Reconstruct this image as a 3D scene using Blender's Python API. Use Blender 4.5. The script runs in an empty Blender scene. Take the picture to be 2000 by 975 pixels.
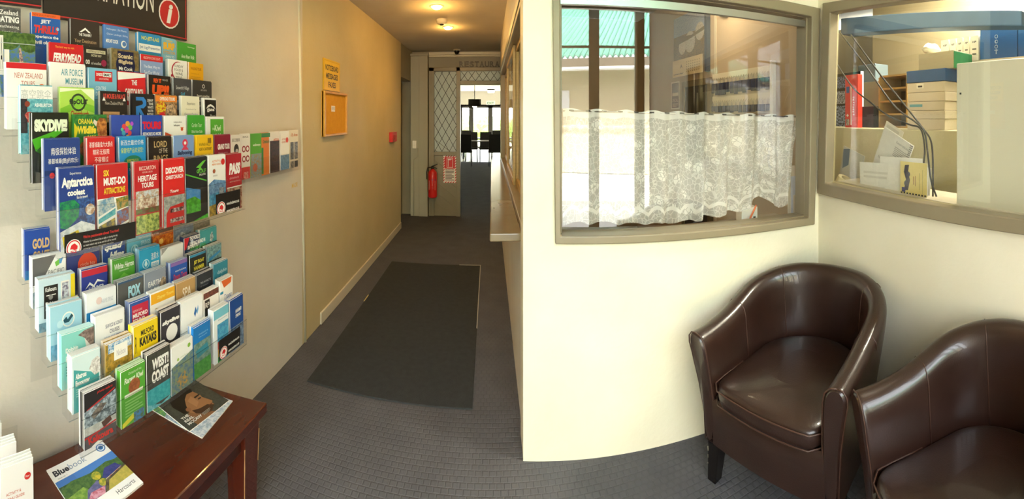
import bpy, bmesh, math, random
from mathutils import Matrix, Vector
random.seed(7)
S = bpy.context.scene
COL = S.collection
PI = math.pi

# ------------------------------------------------------------------ camera, sky, sun, exposure
EYE = 1.5          # lens height
F = 800.0          # pixels per radian of the 2000 x 975 panorama
X0, Y0 = 955.0, 230.0
cd = bpy.data.cameras.new('camera')
cam = bpy.data.objects.new('camera', cd)
COL.objects.link(cam)
S.camera = cam
cd.type = 'PANO'
cd.panorama_type = 'CENTRAL_CYLINDRICAL'
cd.central_cylindrical_radius = 1.0
cd.central_cylindrical_range_u_min = -X0 / F
cd.central_cylindrical_range_u_max = (2000 - X0) / F
cd.central_cylindrical_range_v_min = -(975 - Y0) / F
cd.central_cylindrical_range_v_max = Y0 / F
cd.clip_start = 0.02
cam.location = (0, 0, EYE)
cam.rotation_euler = (PI / 2, 0, 0)

S.view_settings.view_transform = 'Standard'
S.view_settings.look = 'None'
S.view_settings.gamma = 1.0
S.view_settings.use_curve_mapping = False
S.view_settings.exposure = 1.96

SKY_POWER = 3.6
SUN_POWER = 11.0
DOWNLIGHT = 4.3
OFFICE_LAMP = 4.0
SIDE_FILL = 32.0  # strength of the unseen lamp added to the side office
world = bpy.data.worlds.new('daylight')
S.world = world
world.use_nodes = True
bg = world.node_tree.nodes['Background']
bg.inputs[0].default_value = (0.95, 1.0, 1.05, 1)
bg.inputs[1].default_value = SKY_POWER
sun = bpy.data.lights.new('sun', 'SUN')
sun.energy = SUN_POWER
sun.angle = 0.02
sun.color = (1, 0.98, 0.94)
so = bpy.data.objects.new('sun', sun)
COL.objects.link(so)
so.rotation_euler = Vector((-0.25, -0.62, -0.78)).to_track_quat('-Z', 'Y').to_euler()
S.cycles.transparent_max_bounces = 40
S.cycles.max_bounces = 10
S.cycles.diffuse_bounces = 5
S.cycles.glossy_bounces = 5
S.cycles.transmission_bounces = 8
S.cycles.sample_clamp_indirect = 6.0
S.cycles.caustics_reflective = False
S.cycles.caustics_refractive = False


def portal(name, loc, rot, sx, sy):
    l = bpy.data.lights.new(name, 'AREA')
    l.shape = 'RECTANGLE'
    l.size, l.size_y = sx, sy
    l.cycles.is_portal = True
    o = bpy.data.objects.new(name, l)
    COL.objects.link(o)
    o.location, o.rotation_euler = loc, rot


portal('entrance_portal', (0.0, -1.12, 1.41), (PI / 2, 0, PI), 2.4, 2.8)


# ------------------------------------------------------------------ colour and materials
def lin(c):
    if isinstance(c, str):
        c = c.lstrip('#')
        v = [int(c[i:i + 2], 16) / 255 for i in (0, 2, 4)]
        return tuple(x / 12.92 if x <= 0.04045 else ((x + 0.055) / 1.055) ** 2.4 for x in v)
    return tuple(c[:3])


def mat(name, col, rough=0.6, col2=None, scale=8.0, bump=0.0, bscale=60.0, metal=0.0, coat=0.0, spec=0.5, emit=None, estr=0.0, detail=4.0, stretch=None):
    m = bpy.data.materials.new(name)
    m.use_nodes = True
    nt = m.node_tree
    b = nt.nodes['Principled BSDF']
    b.inputs['Roughness'].default_value = rough
    b.inputs['Metallic'].default_value = metal
    b.inputs['Coat Weight'].default_value = coat
    b.inputs['Specular IOR Level'].default_value = spec
    b.inputs['Base Color'].default_value = (*lin(col), 1)
    if col2 or bump:
        tc = nt.nodes.new('ShaderNodeTexCoord')
        src = tc.outputs['Object']
        if stretch:
            mp = nt.nodes.new('ShaderNodeMapping')
            mp.inputs['Scale'].default_value = stretch
            nt.links.new(src, mp.inputs[0])
            src = mp.outputs[0]
    if col2:
        n = nt.nodes.new('ShaderNodeTexNoise')
        n.inputs['Scale'].default_value = scale
        n.inputs['Detail'].default_value = detail
        nt.links.new(src, n.inputs['Vector'])
        r = nt.nodes.new('ShaderNodeValToRGB')
        r.color_ramp.elements[0].position = 0.3
        r.color_ramp.elements[1].position = 0.7
        r.color_ramp.elements[0].color = (*lin(col), 1)
        r.color_ramp.elements[1].color = (*lin(col2), 1)
        nt.links.new(n.outputs['Fac'], r.inputs[0])
        nt.links.new(r.outputs[0], b.inputs['Base Color'])
    if bump:
        n2 = nt.nodes.new('ShaderNodeTexNoise')
        n2.inputs['Scale'].default_value = bscale
        n2.inputs['Detail'].default_value = 3
        nt.links.new(src, n2.inputs['Vector'])
        bp = nt.nodes.new('ShaderNodeBump')
        bp.inputs['Strength'].default_value = bump
        bp.inputs['Distance'].default_value = 0.004
        nt.links.new(n2.outputs['Fac'], bp.inputs['Height'])
        nt.links.new(bp.outputs[0], b.inputs['Normal'])
    if emit:
        b.inputs['Emission Color'].default_value = (*lin(emit), 1)
        b.inputs['Emission Strength'].default_value = estr
    return m


def glass_mat(name, tint, refl, edge, rough=0.0):
    """thin sheet: see-through straight on, mirror-like at a glancing angle"""
    m = bpy.data.materials.new(name)
    m.use_nodes = True
    nt = m.node_tree
    nt.nodes.remove(nt.nodes['Principled BSDF'])
    out = nt.nodes['Material Output']
    tr = nt.nodes.new('ShaderNodeBsdfTransparent')
    tr.inputs[0].default_value = (*tint, 1)
    gl = nt.nodes.new('ShaderNodeBsdfGlossy')
    gl.inputs['Roughness'].default_value = rough
    lw = nt.nodes.new('ShaderNodeLayerWeight')
    lw.inputs[0].default_value = 0.15
    mr = nt.nodes.new('ShaderNodeMapRange')
    mr.inputs['To Min'].default_value = refl
    mr.inputs['To Max'].default_value = edge
    nt.links.new(lw.outputs['Facing'], mr.inputs['Value'])
    mx = nt.nodes.new('ShaderNodeMixShader')
    nt.links.new(mr.outputs[0], mx.inputs[0])
    nt.links.new(tr.outputs[0], mx.inputs[1])
    nt.links.new(gl.outputs[0], mx.inputs[2])
    nt.links.new(mx.outputs[0], out.inputs[0])
    return m


def print_mat():
    """printed paper: each face carries two inks; where they differ a noise field mixes them like a photograph"""
    m = bpy.data.materials.new('printed_paper')
    m.use_nodes = True
    nt = m.node_tree
    b = nt.nodes['Principled BSDF']
    b.inputs['Roughness'].default_value = 0.38
    b.inputs['Specular IOR Level'].default_value = 0.35
    a1 = nt.nodes.new('ShaderNodeAttribute')
    a1.attribute_name = 'ink'
    a2 = nt.nodes.new('ShaderNodeAttribute')
    a2.attribute_name = 'ink2'
    tc = nt.nodes.new('ShaderNodeTexCoord')
    n = nt.nodes.new('ShaderNodeTexNoise')
    n.inputs['Scale'].default_value = 70
    n.inputs['Detail'].default_value = 5
    n.inputs['Roughness'].default_value = 0.65
    nt.links.new(tc.outputs['Object'], n.inputs['Vector'])
    r = nt.nodes.new('ShaderNodeValToRGB')
    r.color_ramp.elements[0].position = 0.42
    r.color_ramp.elements[1].position = 0.58
    nt.links.new(n.outputs['Fac'], r.inputs[0])
    mx = nt.nodes.new('ShaderNodeMix')
    mx.data_type = 'RGBA'
    nt.links.new(r.outputs[0], mx.inputs[0])
    nt.links.new(a1.outputs['Color'], mx.inputs[6])
    nt.links.new(a2.outputs['Color'], mx.inputs[7])
    nt.links.new(mx.outputs[2], b.inputs['Base Color'])
    return m


PRINT = print_mat()
M = {}


# ------------------------------------------------------------------ mesh building
class MB:
    def __init__(self):
        self.v, self.f, self.m, self.a, self.b = [], [], [], [], []
        self.X = Matrix.Identity(4)

    def add(self, vs, fs, mi=0, c='ffffff', c2=None):
        n = len(self.v)
        self.v += [tuple(self.X @ Vector(p)) for p in vs]
        ca = lin(c)
        cb = lin(c2) if c2 else ca
        for f in fs:
            self.f.append([n + i for i in f])
            self.m.append(mi)
            self.a.append(ca)
            self.b.append(cb)

    def box(self, x0, x1, y0, y1, z0, z1, mi=0, c='ffffff', c2=None):
        vs = [(x, y, z) for z in (z0, z1) for y in (y0, y1) for x in (x0, x1)]
        self.add(vs, [(0, 2, 3, 1), (4, 5, 7, 6), (0, 1, 5, 4), (2, 6, 7, 3), (0, 4, 6, 2), (1, 3, 7, 5)], mi, c, c2)

    def hexa(self, bot, top, mi=0):
        """bot and top: four points each, same turn"""
        self.add(list(bot) + list(top), [(3, 2, 1, 0), (4, 5, 6, 7), (0, 1, 5, 4), (1, 2, 6, 5), (2, 3, 7, 6), (3, 0, 4, 7)], mi)

    def ring(self, outer, inner, pt, d0, d1, mi=0):
        """a flat frame with a hole: outer/inner quads of (u, z), pt maps (u, z, d) to space, depth d0..d1"""
        vs = [pt(u, z, d) for d in (d0, d1) for q in (outer, inner) for u, z in q]
        fs = []
        for i in range(4):
            j = (i + 1) % 4
            fs += [(i, j, 4 + j, 4 + i), (8 + j, 8 + i, 12 + i, 12 + j), (j, i, 8 + i, 8 + j), (4 + i, 4 + j, 12 + j, 12 + i)]
        self.add(vs, fs, mi)

    def tube(self, path, r, n=8, mi=0, c='ffffff', cap=True):
        P = [Vector(p) for p in path]
        rr = r if isinstance(r, (list, tuple)) else [r] * len(P)
        vs, up = [], None
        for i, p in enumerate(P):
            t = (P[min(i + 1, len(P) - 1)] - P[max(i - 1, 0)]).normalized()
            if up is None:
                up = t.orthogonal().normalized()
            up = (up - t * up.dot(t)).normalized()
            s = t.cross(up)
            vs += [tuple(p + (up * math.cos(2 * PI * k / n) + s * math.sin(2 * PI * k / n)) * rr[i]) for k in range(n)]
        fs = [(i * n + k, i * n + (k + 1) % n, (i + 1) * n + (k + 1) % n, (i + 1) * n + k) for i in range(len(P) - 1) for k in range(n)]
        if cap:
            fs += [tuple(range(n))[::-1], tuple(range((len(P) - 1) * n, len(P) * n))]
        self.add(vs, fs, mi, c)

    def lathe(self, prof, n=24, mi=0, c='ffffff', at=(0, 0, 0)):
        """prof: (radius, z) bottom to top"""
        vs = [(at[0] + r * math.cos(2 * PI * k / n), at[1] + r * math.sin(2 * PI * k / n), at[2] + z) for r, z in prof for k in range(n)]
        fs = [(i * n + k, i * n + (k + 1) % n, (i + 1) * n + (k + 1) % n, (i + 1) * n + k) for i in range(len(prof) - 1) for k in range(n)]
        fs += [tuple(range(n))[::-1], tuple(range((len(prof) - 1) * n, len(prof) * n))]
        self.add(vs, fs, mi, c)

    def grid(self, rows, mi=0, closed=False):
        n = len(rows[0])
        vs = [p for r in rows for p in r]
        fs = []
        for i in range(len(rows) - 1):
            for k in range(n if closed else n - 1):
                k2 = (k + 1) % n
                fs.append((i * n + k, i * n + k2, (i + 1) * n + k2, (i + 1) * n + k))
        self.add(vs, fs, mi)

    def prism(self, pts, z0, z1, mi=0, c='ffffff', c2=None):
        n = len(pts)
        vs = [(x, y, z0) for x, y in pts] + [(x, y, z1) for x, y in pts]
        fs = [tuple(range(n))[::-1], tuple(range(n, 2 * n))] + [(i, (i + 1) % n, n + (i + 1) % n, n + i) for i in range(n)]
        self.add(vs, fs, mi, c, c2)

    def build(self, name, mats, parent=None, smooth=False, bevel=0.0, subsurf=0, loc=None, solid=0.0):
        me = bpy.data.meshes.new(name)
        me.from_pydata(self.v, [], self.f)
        mats = mats if isinstance(mats, (list, tuple)) else [mats]
        for m in mats:
            me.materials.append(m)
        me.polygons.foreach_set('material_index', self.m)
        if PRINT in mats:
            for nm, src in (('ink', self.a), ('ink2', self.b)):
                at = me.attributes.new(nm, 'FLOAT_COLOR', 'CORNER')
                flat = []
                for p, cc in zip(me.polygons, src):
                    flat += [cc[0], cc[1], cc[2], 1.0] * len(p.vertices)
                at.data.foreach_set('color', flat)
        me.update()
        if smooth:
            me.polygons.foreach_set('use_smooth', [True] * len(me.polygons))
        o = bpy.data.objects.new(name, me)
        COL.objects.link(o)
        if parent:
            o.parent = parent
        if loc:
            o.location = loc
        if solid:
            q = o.modifiers.new('thickness', 'SOLIDIFY')
            q.thickness = solid
        if bevel:
            q = o.modifiers.new('bevel', 'BEVEL')
            q.width = bevel
            q.segments = 2
            q.limit_method = 'ANGLE'
        if subsurf:
            q = o.modifiers.new('subsurf', 'SUBSURF')
            q.levels = q.render_levels = subsurf
        return o


_txt = {}


def text_mesh(s, bold=0.0, ital=0.0):
    k = (s, bold, ital)
    if k not in _txt:
        cu = bpy.data.curves.new('t', 'FONT')
        cu.body = s
        cu.resolution_u = 3
        cu.offset = bold
        cu.shear = ital
        ob = bpy.data.objects.new('t', cu)
        COL.objects.link(ob)
        dg = bpy.context.evaluated_depsgraph_get()
        ev = ob.evaluated_get(dg)
        me = ev.to_mesh()
        vs = [(v.co.x, v.co.y) for v in me.vertices]
        fs = [tuple(p.vertices) for p in me.polygons]
        ev.to_mesh_clear()
        bpy.data.objects.remove(ob)
        bpy.data.curves.remove(cu)
        xs, ys = [v[0] for v in vs], [v[1] for v in vs]
        x0, y0, dx, dy = min(xs), min(ys), max(max(xs) - min(xs), 1e-4), max(max(ys) - min(ys), 1e-4)
        _txt[k] = ([((x - x0) / dx, (y - y0) / dy) for x, y in vs], fs)
    return _txt[k]


class Sheet(MB):
    """a printed sheet in its own XY plane, front towards +Z; u, v run in widths, v down from the top edge"""

    def __init__(self, w, h, base, base2=None, t=0.003, edge='f2f0ea', back=None, spine=None):
        super().__init__()
        self.w, self.h, self.k = w, h, 1
        vs = [(0, 0, -t), (w, 0, -t), (w, h, -t), (0, h, -t), (0, 0, 0), (w, 0, 0), (w, h, 0), (0, h, 0)]
        self.add(vs, [(4, 5, 6, 7)], 0, base, base2)
        self.add(vs, [(3, 2, 1, 0)], 0, back or 'e8e6e0')
        self.add(vs, [(0, 1, 5, 4), (2, 3, 7, 6)], 0, edge)
        self.add(vs, [(1, 2, 6, 5), (3, 0, 4, 7)], 0, spine or edge)

    def pages(self, t, n, c):
        """page edges showing along the top and the two sides of a thick leaflet"""
        e = 0.00015
        for k in range(n):
            z0 = -t + t * (k + 0.15) / n
            z1 = z0 + t * 0.45 / n
            self.add([(0, self.h + e, z0), (self.w, self.h + e, z0), (self.w, self.h + e, z1), (0, self.h + e, z1)], [(3, 2, 1, 0)], 0, c)
            self.add([(-e, 0, z0), (-e, self.h, z0), (-e, self.h, z1), (-e, 0, z1)], [(0, 1, 2, 3)], 0, c)

    def put(self, pts, fs, c, c2=None):
        z = 0.00012 * self.k
        self.k += 1
        self.add([(x, y, z) for x, y in pts], fs, 0, c, c2)

    def q(self, u, v):
        return (min(max(u, 0), 1) * self.w, min(max(self.h - v * self.w, 0), self.h))

    def R(self, u0, v0, u1, v1, c, c2=None):
        self.put([self.q(u0, v1), self.q(u1, v1), self.q(u1, v0), self.q(u0, v0)], [(0, 1, 2, 3)], c, c2)

    def Y(self, pts, c, c2=None):
        self.put([self.q(u, v) for u, v in pts], [tuple(range(len(pts)))], c, c2)

    def C(self, u, v, r, c, c2=None, rv=None, n=20):
        rv = rv or r
        self.put([self.q(u + r * math.cos(2 * PI * i / n), v - rv * math.sin(2 * PI * i / n)) for i in range(n)], [tuple(range(n))], c, c2)

    def T(self, u0, v0, u1, v1, s, c, b=0.0, i=0.0):
        vs, fs = text_mesh(s, b, i)
        W, H = self.w, self.h
        self.put([((u0 + (u1 - u0) * x) * W, H - (v1 - (v1 - v0) * y) * W) for x, y in vs], fs, c)

    def lines(self, u0, v0, u1, v1, n, c, fill=0.5):
        dv = (v1 - v0) / n
        for i in range(n):
            self.R(u0, v0 + i * dv, u1 - (u1 - u0) * (0.25 if i % 3 == 2 else 0.04 * (i % 2)), v0 + (i + fill) * dv, c)


def frame_mat(o, lx, ly):
    lx, ly = Vector(lx).normalized(), Vector(ly).normalized()
    lz = lx.cross(ly)
    m = Matrix.Identity(4)
    for i in range(3):
        m[i][0], m[i][1], m[i][2], m[i][3] = lx[i], ly[i], lz[i], o[i]
    return m


# ------------------------------------------------------------------ tagging
def tag(o, label, cat, group=None, kind=None):
    if len(label.split()) > 16:
        print('LONG', len(label.split()), label)
    o['label'] = label
    o['category'] = cat
    if group:
        o['group'] = group
    if kind:
        o['kind'] = kind
    return o


def empty(name, loc, label, cat, group=None, rotz=0.0, scale=None):
    o = bpy.data.objects.new(name, None)
    COL.objects.link(o)
    o.location = loc
    o.rotation_euler = (0, 0, rotz)
    o.empty_display_size = 0.1
    if scale:
        o.scale = scale
    return tag(o, label, cat, group)


def struct(o, label=None):
    o['kind'] = 'structure'
    if label:
        o['label'] = label
    return o


def copy_thing(root, loc, rotz, label, group=None, scale=None):
    r = root.copy()
    COL.objects.link(r)
    r.location = loc
    r.rotation_euler = (0, 0, rotz)
    if scale:
        r.scale = scale
    r['label'] = label
    if group:
        r['group'] = group
    for ch in list(root.children):
        c = ch.copy()
        COL.objects.link(c)
        c.parent = r
        for g in list(ch.children):
            d = g.copy()
            COL.objects.link(d)
            d.parent = c
    return r


# ------------------------------------------------------------------ photo pixel -> place
def ray(px):
    t = (px - X0) / F
    return math.sin(t), math.cos(t)


def at_r(px, py, r):
    s, c = ray(px)
    return Vector((r * s, r * c, EYE - r * (py - Y0) / F))


def on_floor(px, py, z=0.0):
    r = (EYE - z) * F / (py - Y0)
    return at_r(px, py, r)


def on_x(px, py, X):
    return at_r(px, py, X / ray(px)[0])


def on_y(px, py, Y):
    return at_r(px, py, Y / ray(px)[1])


class Wall:
    """vertical plane: u runs along it (left to right as seen from the lobby), d towards the lobby"""

    def __init__(self, o, end):
        self.o = Vector((o[0], o[1]))
        v = Vector((end[0], end[1])) - self.o
        self.len = v.length
        self.e = v / self.len
        self.n = Vector((self.e.y, -self.e.x))
        self.c = self.n.dot(self.o)

    def pt(self, u, z, d=0.0):
        p = self.o + self.e * u + self.n * d
        return Vector((p.x, p.y, z))

    def uz(self, px, py, d=0.0):
        s, c = ray(px)
        r = (self.c + d) / (self.n.x * s + self.n.y * c)
        p = Vector((r * s, r * c)) - self.o
        return p.dot(self.e), EYE - r * (py - Y0) / F

    def frame(self, u, z, d=0.0):
        return frame_mat(self.pt(u, z, d), (self.e.x, self.e.y, 0), (0, 0, 1))

    def box(self, mb, u0, u1, z0, z1, d0, d1, mi=0):
        P = lambda u, z, d: self.pt(u, z, d)
        mb.hexa([P(u0, z0, d1), P(u1, z0, d1), P(u1, z0, d0), P(u0, z0, d0)], [P(u0, z1, d1), P(u1, z1, d1), P(u1, z1, d0), P(u0, z1, d0)], mi)


FW = Wall((0.149, 1.782), (1.661, 1.60))      # white wall with the lace-curtained window
RW = Wall((1.661, 1.60), (1.151, -1.0))       # wall behind the two tub chairs
LX = -1.19                                     # inner face of the long left wall

# ------------------------------------------------------------------ materials of the place
M['wall'] = mat('painted_plaster', 'ece6cf', 0.55, 'e5dec5', 3, 0.25, 45)
M['wall_left'] = mat('beige_painted_wall', 'ddd6c8', 0.6, 'd5cdbe', 2.5, 0.3, 40)
M['wall_grey'] = mat('grey_painted_wall', '9c9580', 0.6, '948c78', 3)
M['ceil'] = mat('ceiling_paint', 'c9c0ac', 0.8, 'c2b8a4', 4)
M['trim'] = mat('taupe_gloss_paint', '8f836a', 0.35, '897d65', 6)
M['trim_lite'] = mat('cream_gloss_paint', 'd9cfb6', 0.35)
M['pil'] = mat('pale_grey_paint', 'a9a28d', 0.55)
M['olive'] = mat('olive_door_paint', '6f6650', 0.45, '6a614c', 5)
M['glass'] = glass_mat('window_glass', (0.97, 0.98, 0.97), 0.12, 0.5)
M['glass_side'] = glass_mat('side_window_glass', (0.97, 0.98, 0.96), 0.07, 0.5)
M['black'] = mat('black_plastic', '1a1a1a', 0.4)
M['white'] = mat('white_plastic', 'efece4', 0.4)
M['metal'] = mat('brushed_steel', 'b8b6b0', 0.3, metal=1.0)
M['lead'] = mat('lead_came', '2c2a26', 0.5)


def carpet(name, c1, c2, size, strength):
    m = mat(name, c1, 0.95, c2, 6, spec=0.1)
    nt = m.node_tree
    b = nt.nodes['Principled BSDF']
    tc = nt.nodes.new('ShaderNodeTexCoord')
    br = nt.nodes.new('ShaderNodeTexBrick')
    br.offset = 0.5
    br.inputs['Color1'].default_value = (1, 1, 1, 1)
    br.inputs['Color2'].default_value = (0.8, 0.8, 0.8, 1)
    br.inputs['Mortar'].default_value = (0, 0, 0, 1)
    br.inputs['Scale'].default_value = 1.0
    br.inputs['Brick Width'].default_value = size
    br.inputs['Row Height'].default_value = size
    br.inputs['Mortar Size'].default_value = size * 0.14
    br.inputs['Mortar Smooth'].default_value = 0.8
    nt.links.new(tc.outputs['Object'], br.inputs['Vector'])
    n = nt.nodes.new('ShaderNodeTexNoise')
    n.inputs['Scale'].default_value = 400
    nt.links.new(tc.outputs['Object'], n.inputs['Vector'])
    ad = nt.nodes.new('ShaderNodeMath')
    ad.operation = 'MULTIPLY_ADD'
    ad.inputs[1].default_value = 0.5
    nt.links.new(n.outputs['Fac'], ad.inputs[0])
    nt.links.new(br.outputs['Color'], ad.inputs[2])
    bp = nt.nodes.new('ShaderNodeBump')
    bp.inputs['Strength'].default_value = strength
    bp.inputs['Distance'].default_value = 0.004
    nt.links.new(ad.outputs[0], bp.inputs['Height'])
    nt.links.new(bp.outputs[0], b.inputs['Normal'])
    return m


M['carpet'] = carpet('charcoal_loop_carpet', '606064', '58585c', 0.03, 0.6)
M['mat'] = mat('ribbed_charcoal_mat', '3f4142', 0.95, '3a3c3d', 30, 0.7, 300, spec=0.1)
M['shine'] = mat('pale_restaurant_tile', 'cfc9bb', 0.25)
M['wood_lt'] = mat('varnished_pine', 'b3955f', 0.4, 'a48650', 5, stretch=(1, 1, 12))

# ------------------------------------------------------------------ floor, ceilings, walls
b = MB()
b.box(-6, 6, -1.2, 13.9, -0.12, 0)
struct(b.build('floor', M['carpet']))
b = MB()
b.box(-6, 6, 13.9, 20.3, -0.12, 0.002)
struct(b.build('floor_restaurant', M['shine']))

b = MB()
b.box(-1.32, 0.3, 1.70, 5.7, 2.52, 2.64)
b.box(-1.32, 1.32, 5.7, 6.35, 2.52, 2.64)
struct(b.build('ceiling', M['ceil']))
b = MB()
b.box(-1.32, 1.72, -1.2, 1.70, 2.95, 3.07)
struct(b.build('ceiling_entrance', M['ceil']))
b = MB()
b.box(0.3, 4.7, 1.70, 5.75, 2.95, 3.07)
b.box(1.72, 4.7, -1.2, 1.70, 2.95, 3.07)
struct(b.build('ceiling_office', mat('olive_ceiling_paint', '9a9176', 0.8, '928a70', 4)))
b = MB()
b.box(-6, 6, 6.35, 20.3, 2.8, 3.07)
struct(b.build('ceiling_restaurant', M['white']))
b = MB()
b.box(-6.2, 6.2, -1.3, 6.4, 3.08, 3.2)
struct(b.build('roof', M['wall_grey']))  # unseen slab added to keep sun from leaking past the ceilings
b = MB()
b.box(-1.32, 0.3, 1.62, 1.70, 2.52, 2.95)
struct(b.build('wall_bulkhead', M['wall']))

# long left wall, with the recessed door near its far end
b = MB()
b.box(LX - 0.13, LX, -1.2, 2.43, 0, 2.95)
struct(b.build('wall_left', M['wall_left']))
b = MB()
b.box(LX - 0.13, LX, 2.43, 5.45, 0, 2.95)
struct(b.build('wall_left_passage', mat('lamp_tinted_wall', 'd0bf93', 0.6, 'c8b788', 2.5, 0.3, 40)))  # warm lamp tint put into the colour, yellower than the wall before the bead
b = MB()
b.box(LX - 0.13, LX, 5.45, 6.25, 2.06, 2.95)
struct(b.build('wall_left_far', M['wall_grey']))
b = MB()
b.box(LX - 0.22, LX - 0.16, 5.40, 6.30, 0, 2.10)
b.box(LX - 0.16, LX - 0.145, 5.55, 6.10, 0.12, 1.0)
b.box(LX - 0.16, LX - 0.145, 5.55, 6.10, 1.1, 1.95)
dr = struct(b.build('door_1', M['olive']))
b = MB()
b.tube([(LX - 0.15, 5.52, 1.0), (LX - 0.10, 5.52, 1.0), (LX - 0.10, 5.60, 1.0)], 0.01)
b.build('door_handle', M['metal'], dr, smooth=True)
b = MB()
b.box(LX - 0.01, LX + 0.012, 2.72, 5.43, 0, 0.085)
struct(b.build('baseboard_left', M['trim_lite'], bevel=0.004))
# upright bead where two wall linings meet
b = MB()
b.tube([(LX, 2.47, 0.0), (LX, 2.42, 1.2), (LX, 2.36, 2.51)], 0.011, 8)
struct(b.build('trim_1', M['trim_lite'], smooth=True))

# far wall, its corner pilaster and cornice
b = MB()
b.box(-0.915, 1.32, 6.25, 6.37, 2.265, 2.64)
struct(b.build('wall_far', M['wall_grey']))
b = MB()
b.box(-6, -0.915, 6.26, 6.36, 0, 2.8)
struct(b.build('wall_far_left', M['wall_grey']))
b = MB()
b.box(0.178, 6, 6.26, 6.36, 0, 2.8)
struct(b.build('wall_far_right', M['wall_grey']))
b = MB()
b.box(LX, -0.925, 6.14, 6.26, 0, 2.44)
b.box(LX, -0.915, 6.12, 6.26, 2.44, 2.475)
b.box(-1.06, -0.925, 6.135, 6.15, 0, 2.44)
struct(b.build('trim_2', M['pil'], bevel=0.004))
b = MB()
b.box(-0.915, 1.2, 6.20, 6.26, 2.46, 2.50)
b.box(-0.915, 1.2, 6.215, 6.26, 2.43, 2.46)
struct(b.build('trim_3', M['trim_lite'], bevel=0.005))

# right side of the passage: wall with the reception hatch
HX = 0.158
b = MB()
hq = lambda u, z, d: (HX + d, u, z)
b.ring([(1.93, 0), (5.72, 0), (5.72, 2.52), (1.93, 2.52)], [(2.02, 0.93), (5.45, 0.93), (5.45, 2.13), (2.02, 2.13)], hq, 0, 0.11)
struct(b.build('wall_right', M['wall_left']))

b = MB()
b.box(0.158, 1.32, 5.60, 5.72, 0, 2.64)
b.box(1.20, 1.32, 5.70, 6.30, 0, 2.64)
struct(b.build('wall_side_passage', M['wall_grey']))

# white front wall (FW) and the side wall (RW) with their window holes
def quad_on(wall, pxs, d=0.0):
    return [wall.uz(x, y, d) for x, y in pxs]


fo = quad_on(FW, [(1084, 474), (1586, 437), (1597, 18), (1078, 0)])
fo[3] = (fo[3][0], fo[2][1] + 0.004)
fi = quad_on(FW, [(1095, 458), (1574, 424), (1580, 34), (1093, 0)])
fi[3] = (fi[3][0], fi[2][1] + 0.004)
fg = quad_on(FW, [(1097, 454), (1562, 418), (1565, 38), (1096, 0)], -0.055)
fg[3] = (fg[3][0], fg[2][1] + 0.004)
sh = lambda q, s: [(q[0][0] + s, q[0][1] + s), (q[1][0] - s, q[1][1] + s), (q[2][0] - s, q[2][1] - s), (q[3][0] + s, q[3][1] - s)]
b = MB()
b.ring([(0, 0), (FW.len + 0.12, 0), (FW.len + 0.12, 2.95), (0, 2.95)], sh(fo, 0.012), FW.pt, -0.12, 0)
struct(b.build('wall_front', M['wall']))
b = MB()
b.box(0.150, 0.27, 1.80, 1.935, 0, 2.95)
struct(b.build('wall_front_return', M['wall']))

ro = quad_on(RW, [(1603, 377), (2000, 455), (2000, -8), (1614, 8)])
ri = quad_on(RW, [(1619, 357), (2000, 425), (2000, 3), (1629, 26)])


def extend(q, du):
    """carry the two right-hand corners on past the picture's edge along the same lines"""
    (u0, z0), (u1, z1), (u2, z2), (u3, z3) = q
    f = (du + u1 - u0) / (u1 - u0)
    g = (du + u1 - u3) / (u2 - u3)
    return [(u0, z0), (u0 + (u1 - u0) * f, z0 + (z1 - z0) * 1.02), (u3 + (u2 - u3) * g, z2), (u3, z3)]


ro, ri = extend(ro, 0.35), extend(ri, 0.31)
b = MB()
b.ring([(-0.12, 0), (RW.len, 0), (RW.len, 2.95), (-0.12, 2.95)], sh(ro, 0.012), RW.pt, -0.05, 0)
struct(b.build('wall_side', M['wall']))

# window_1: the lace window
b = MB()
b.ring(fo, fi, FW.pt, -0.03, 0.028)
w1 = struct(b.build('window_1', M['trim'], bevel=0.006))
b = MB()
b.ring(sh(fi, -0.01), fg, FW.pt, -0.10, -0.012)
b.build('window_frame', M['trim'], w1, bevel=0.004)
b = MB()
FWb = lambda u, z, d: FW.pt(u, z, d)
b.add([FW.pt(u, z, -0.05) for u, z in sh(fg, -0.006)], [(0, 1, 2, 3)])
b.build('glass_pane', M['glass'], w1)
b = MB()
FW.box(b, fg[0][0] - 0.02, fg[1][0] + 0.02, fg[1][1] - 0.075, fg[1][1] - 0.05, -0.34, -0.09)
b.build('window_sill', M['trim'], w1, bevel=0.004)
b = MB()
FW.box(b, fi[0][0], fi[1][0], fi[2][1] - 0.055, fi[2][1] - 0.02, -0.03, -0.006)
b.build('top_track', M['metal'], w1)

# window_2: the side window
b = MB()
b.ring(ro, ri, RW.pt, -0.03, 0.028)
w2 = struct(b.build('window_2', M['trim'], bevel=0.006))
rg = extend(quad_on(RW, [(1622, 354), (2000, 427), (2000, 0), (1631, 26)], -0.055), 0.27)
b = MB()
b.ring([(rg[0][0] - .05, rg[0][1] - .05), (rg[1][0] + .03, rg[1][1] - .05), (rg[2][0] + .03, rg[2][1] + .05), (rg[3][0] - .05, rg[3][1] + .05)], rg, RW.pt, -0.085, -0.052)
b.build('window_frame', mat('olive_cream_paint', 'b5a981', 0.4), w2, bevel=0.004)
b = MB()
b.add([RW.pt(u, z, -0.06) for u, z in sh(rg, -0.006)], [(0, 1, 2, 3)])
b.build('glass_pane', M['glass_side'], w2)

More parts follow.
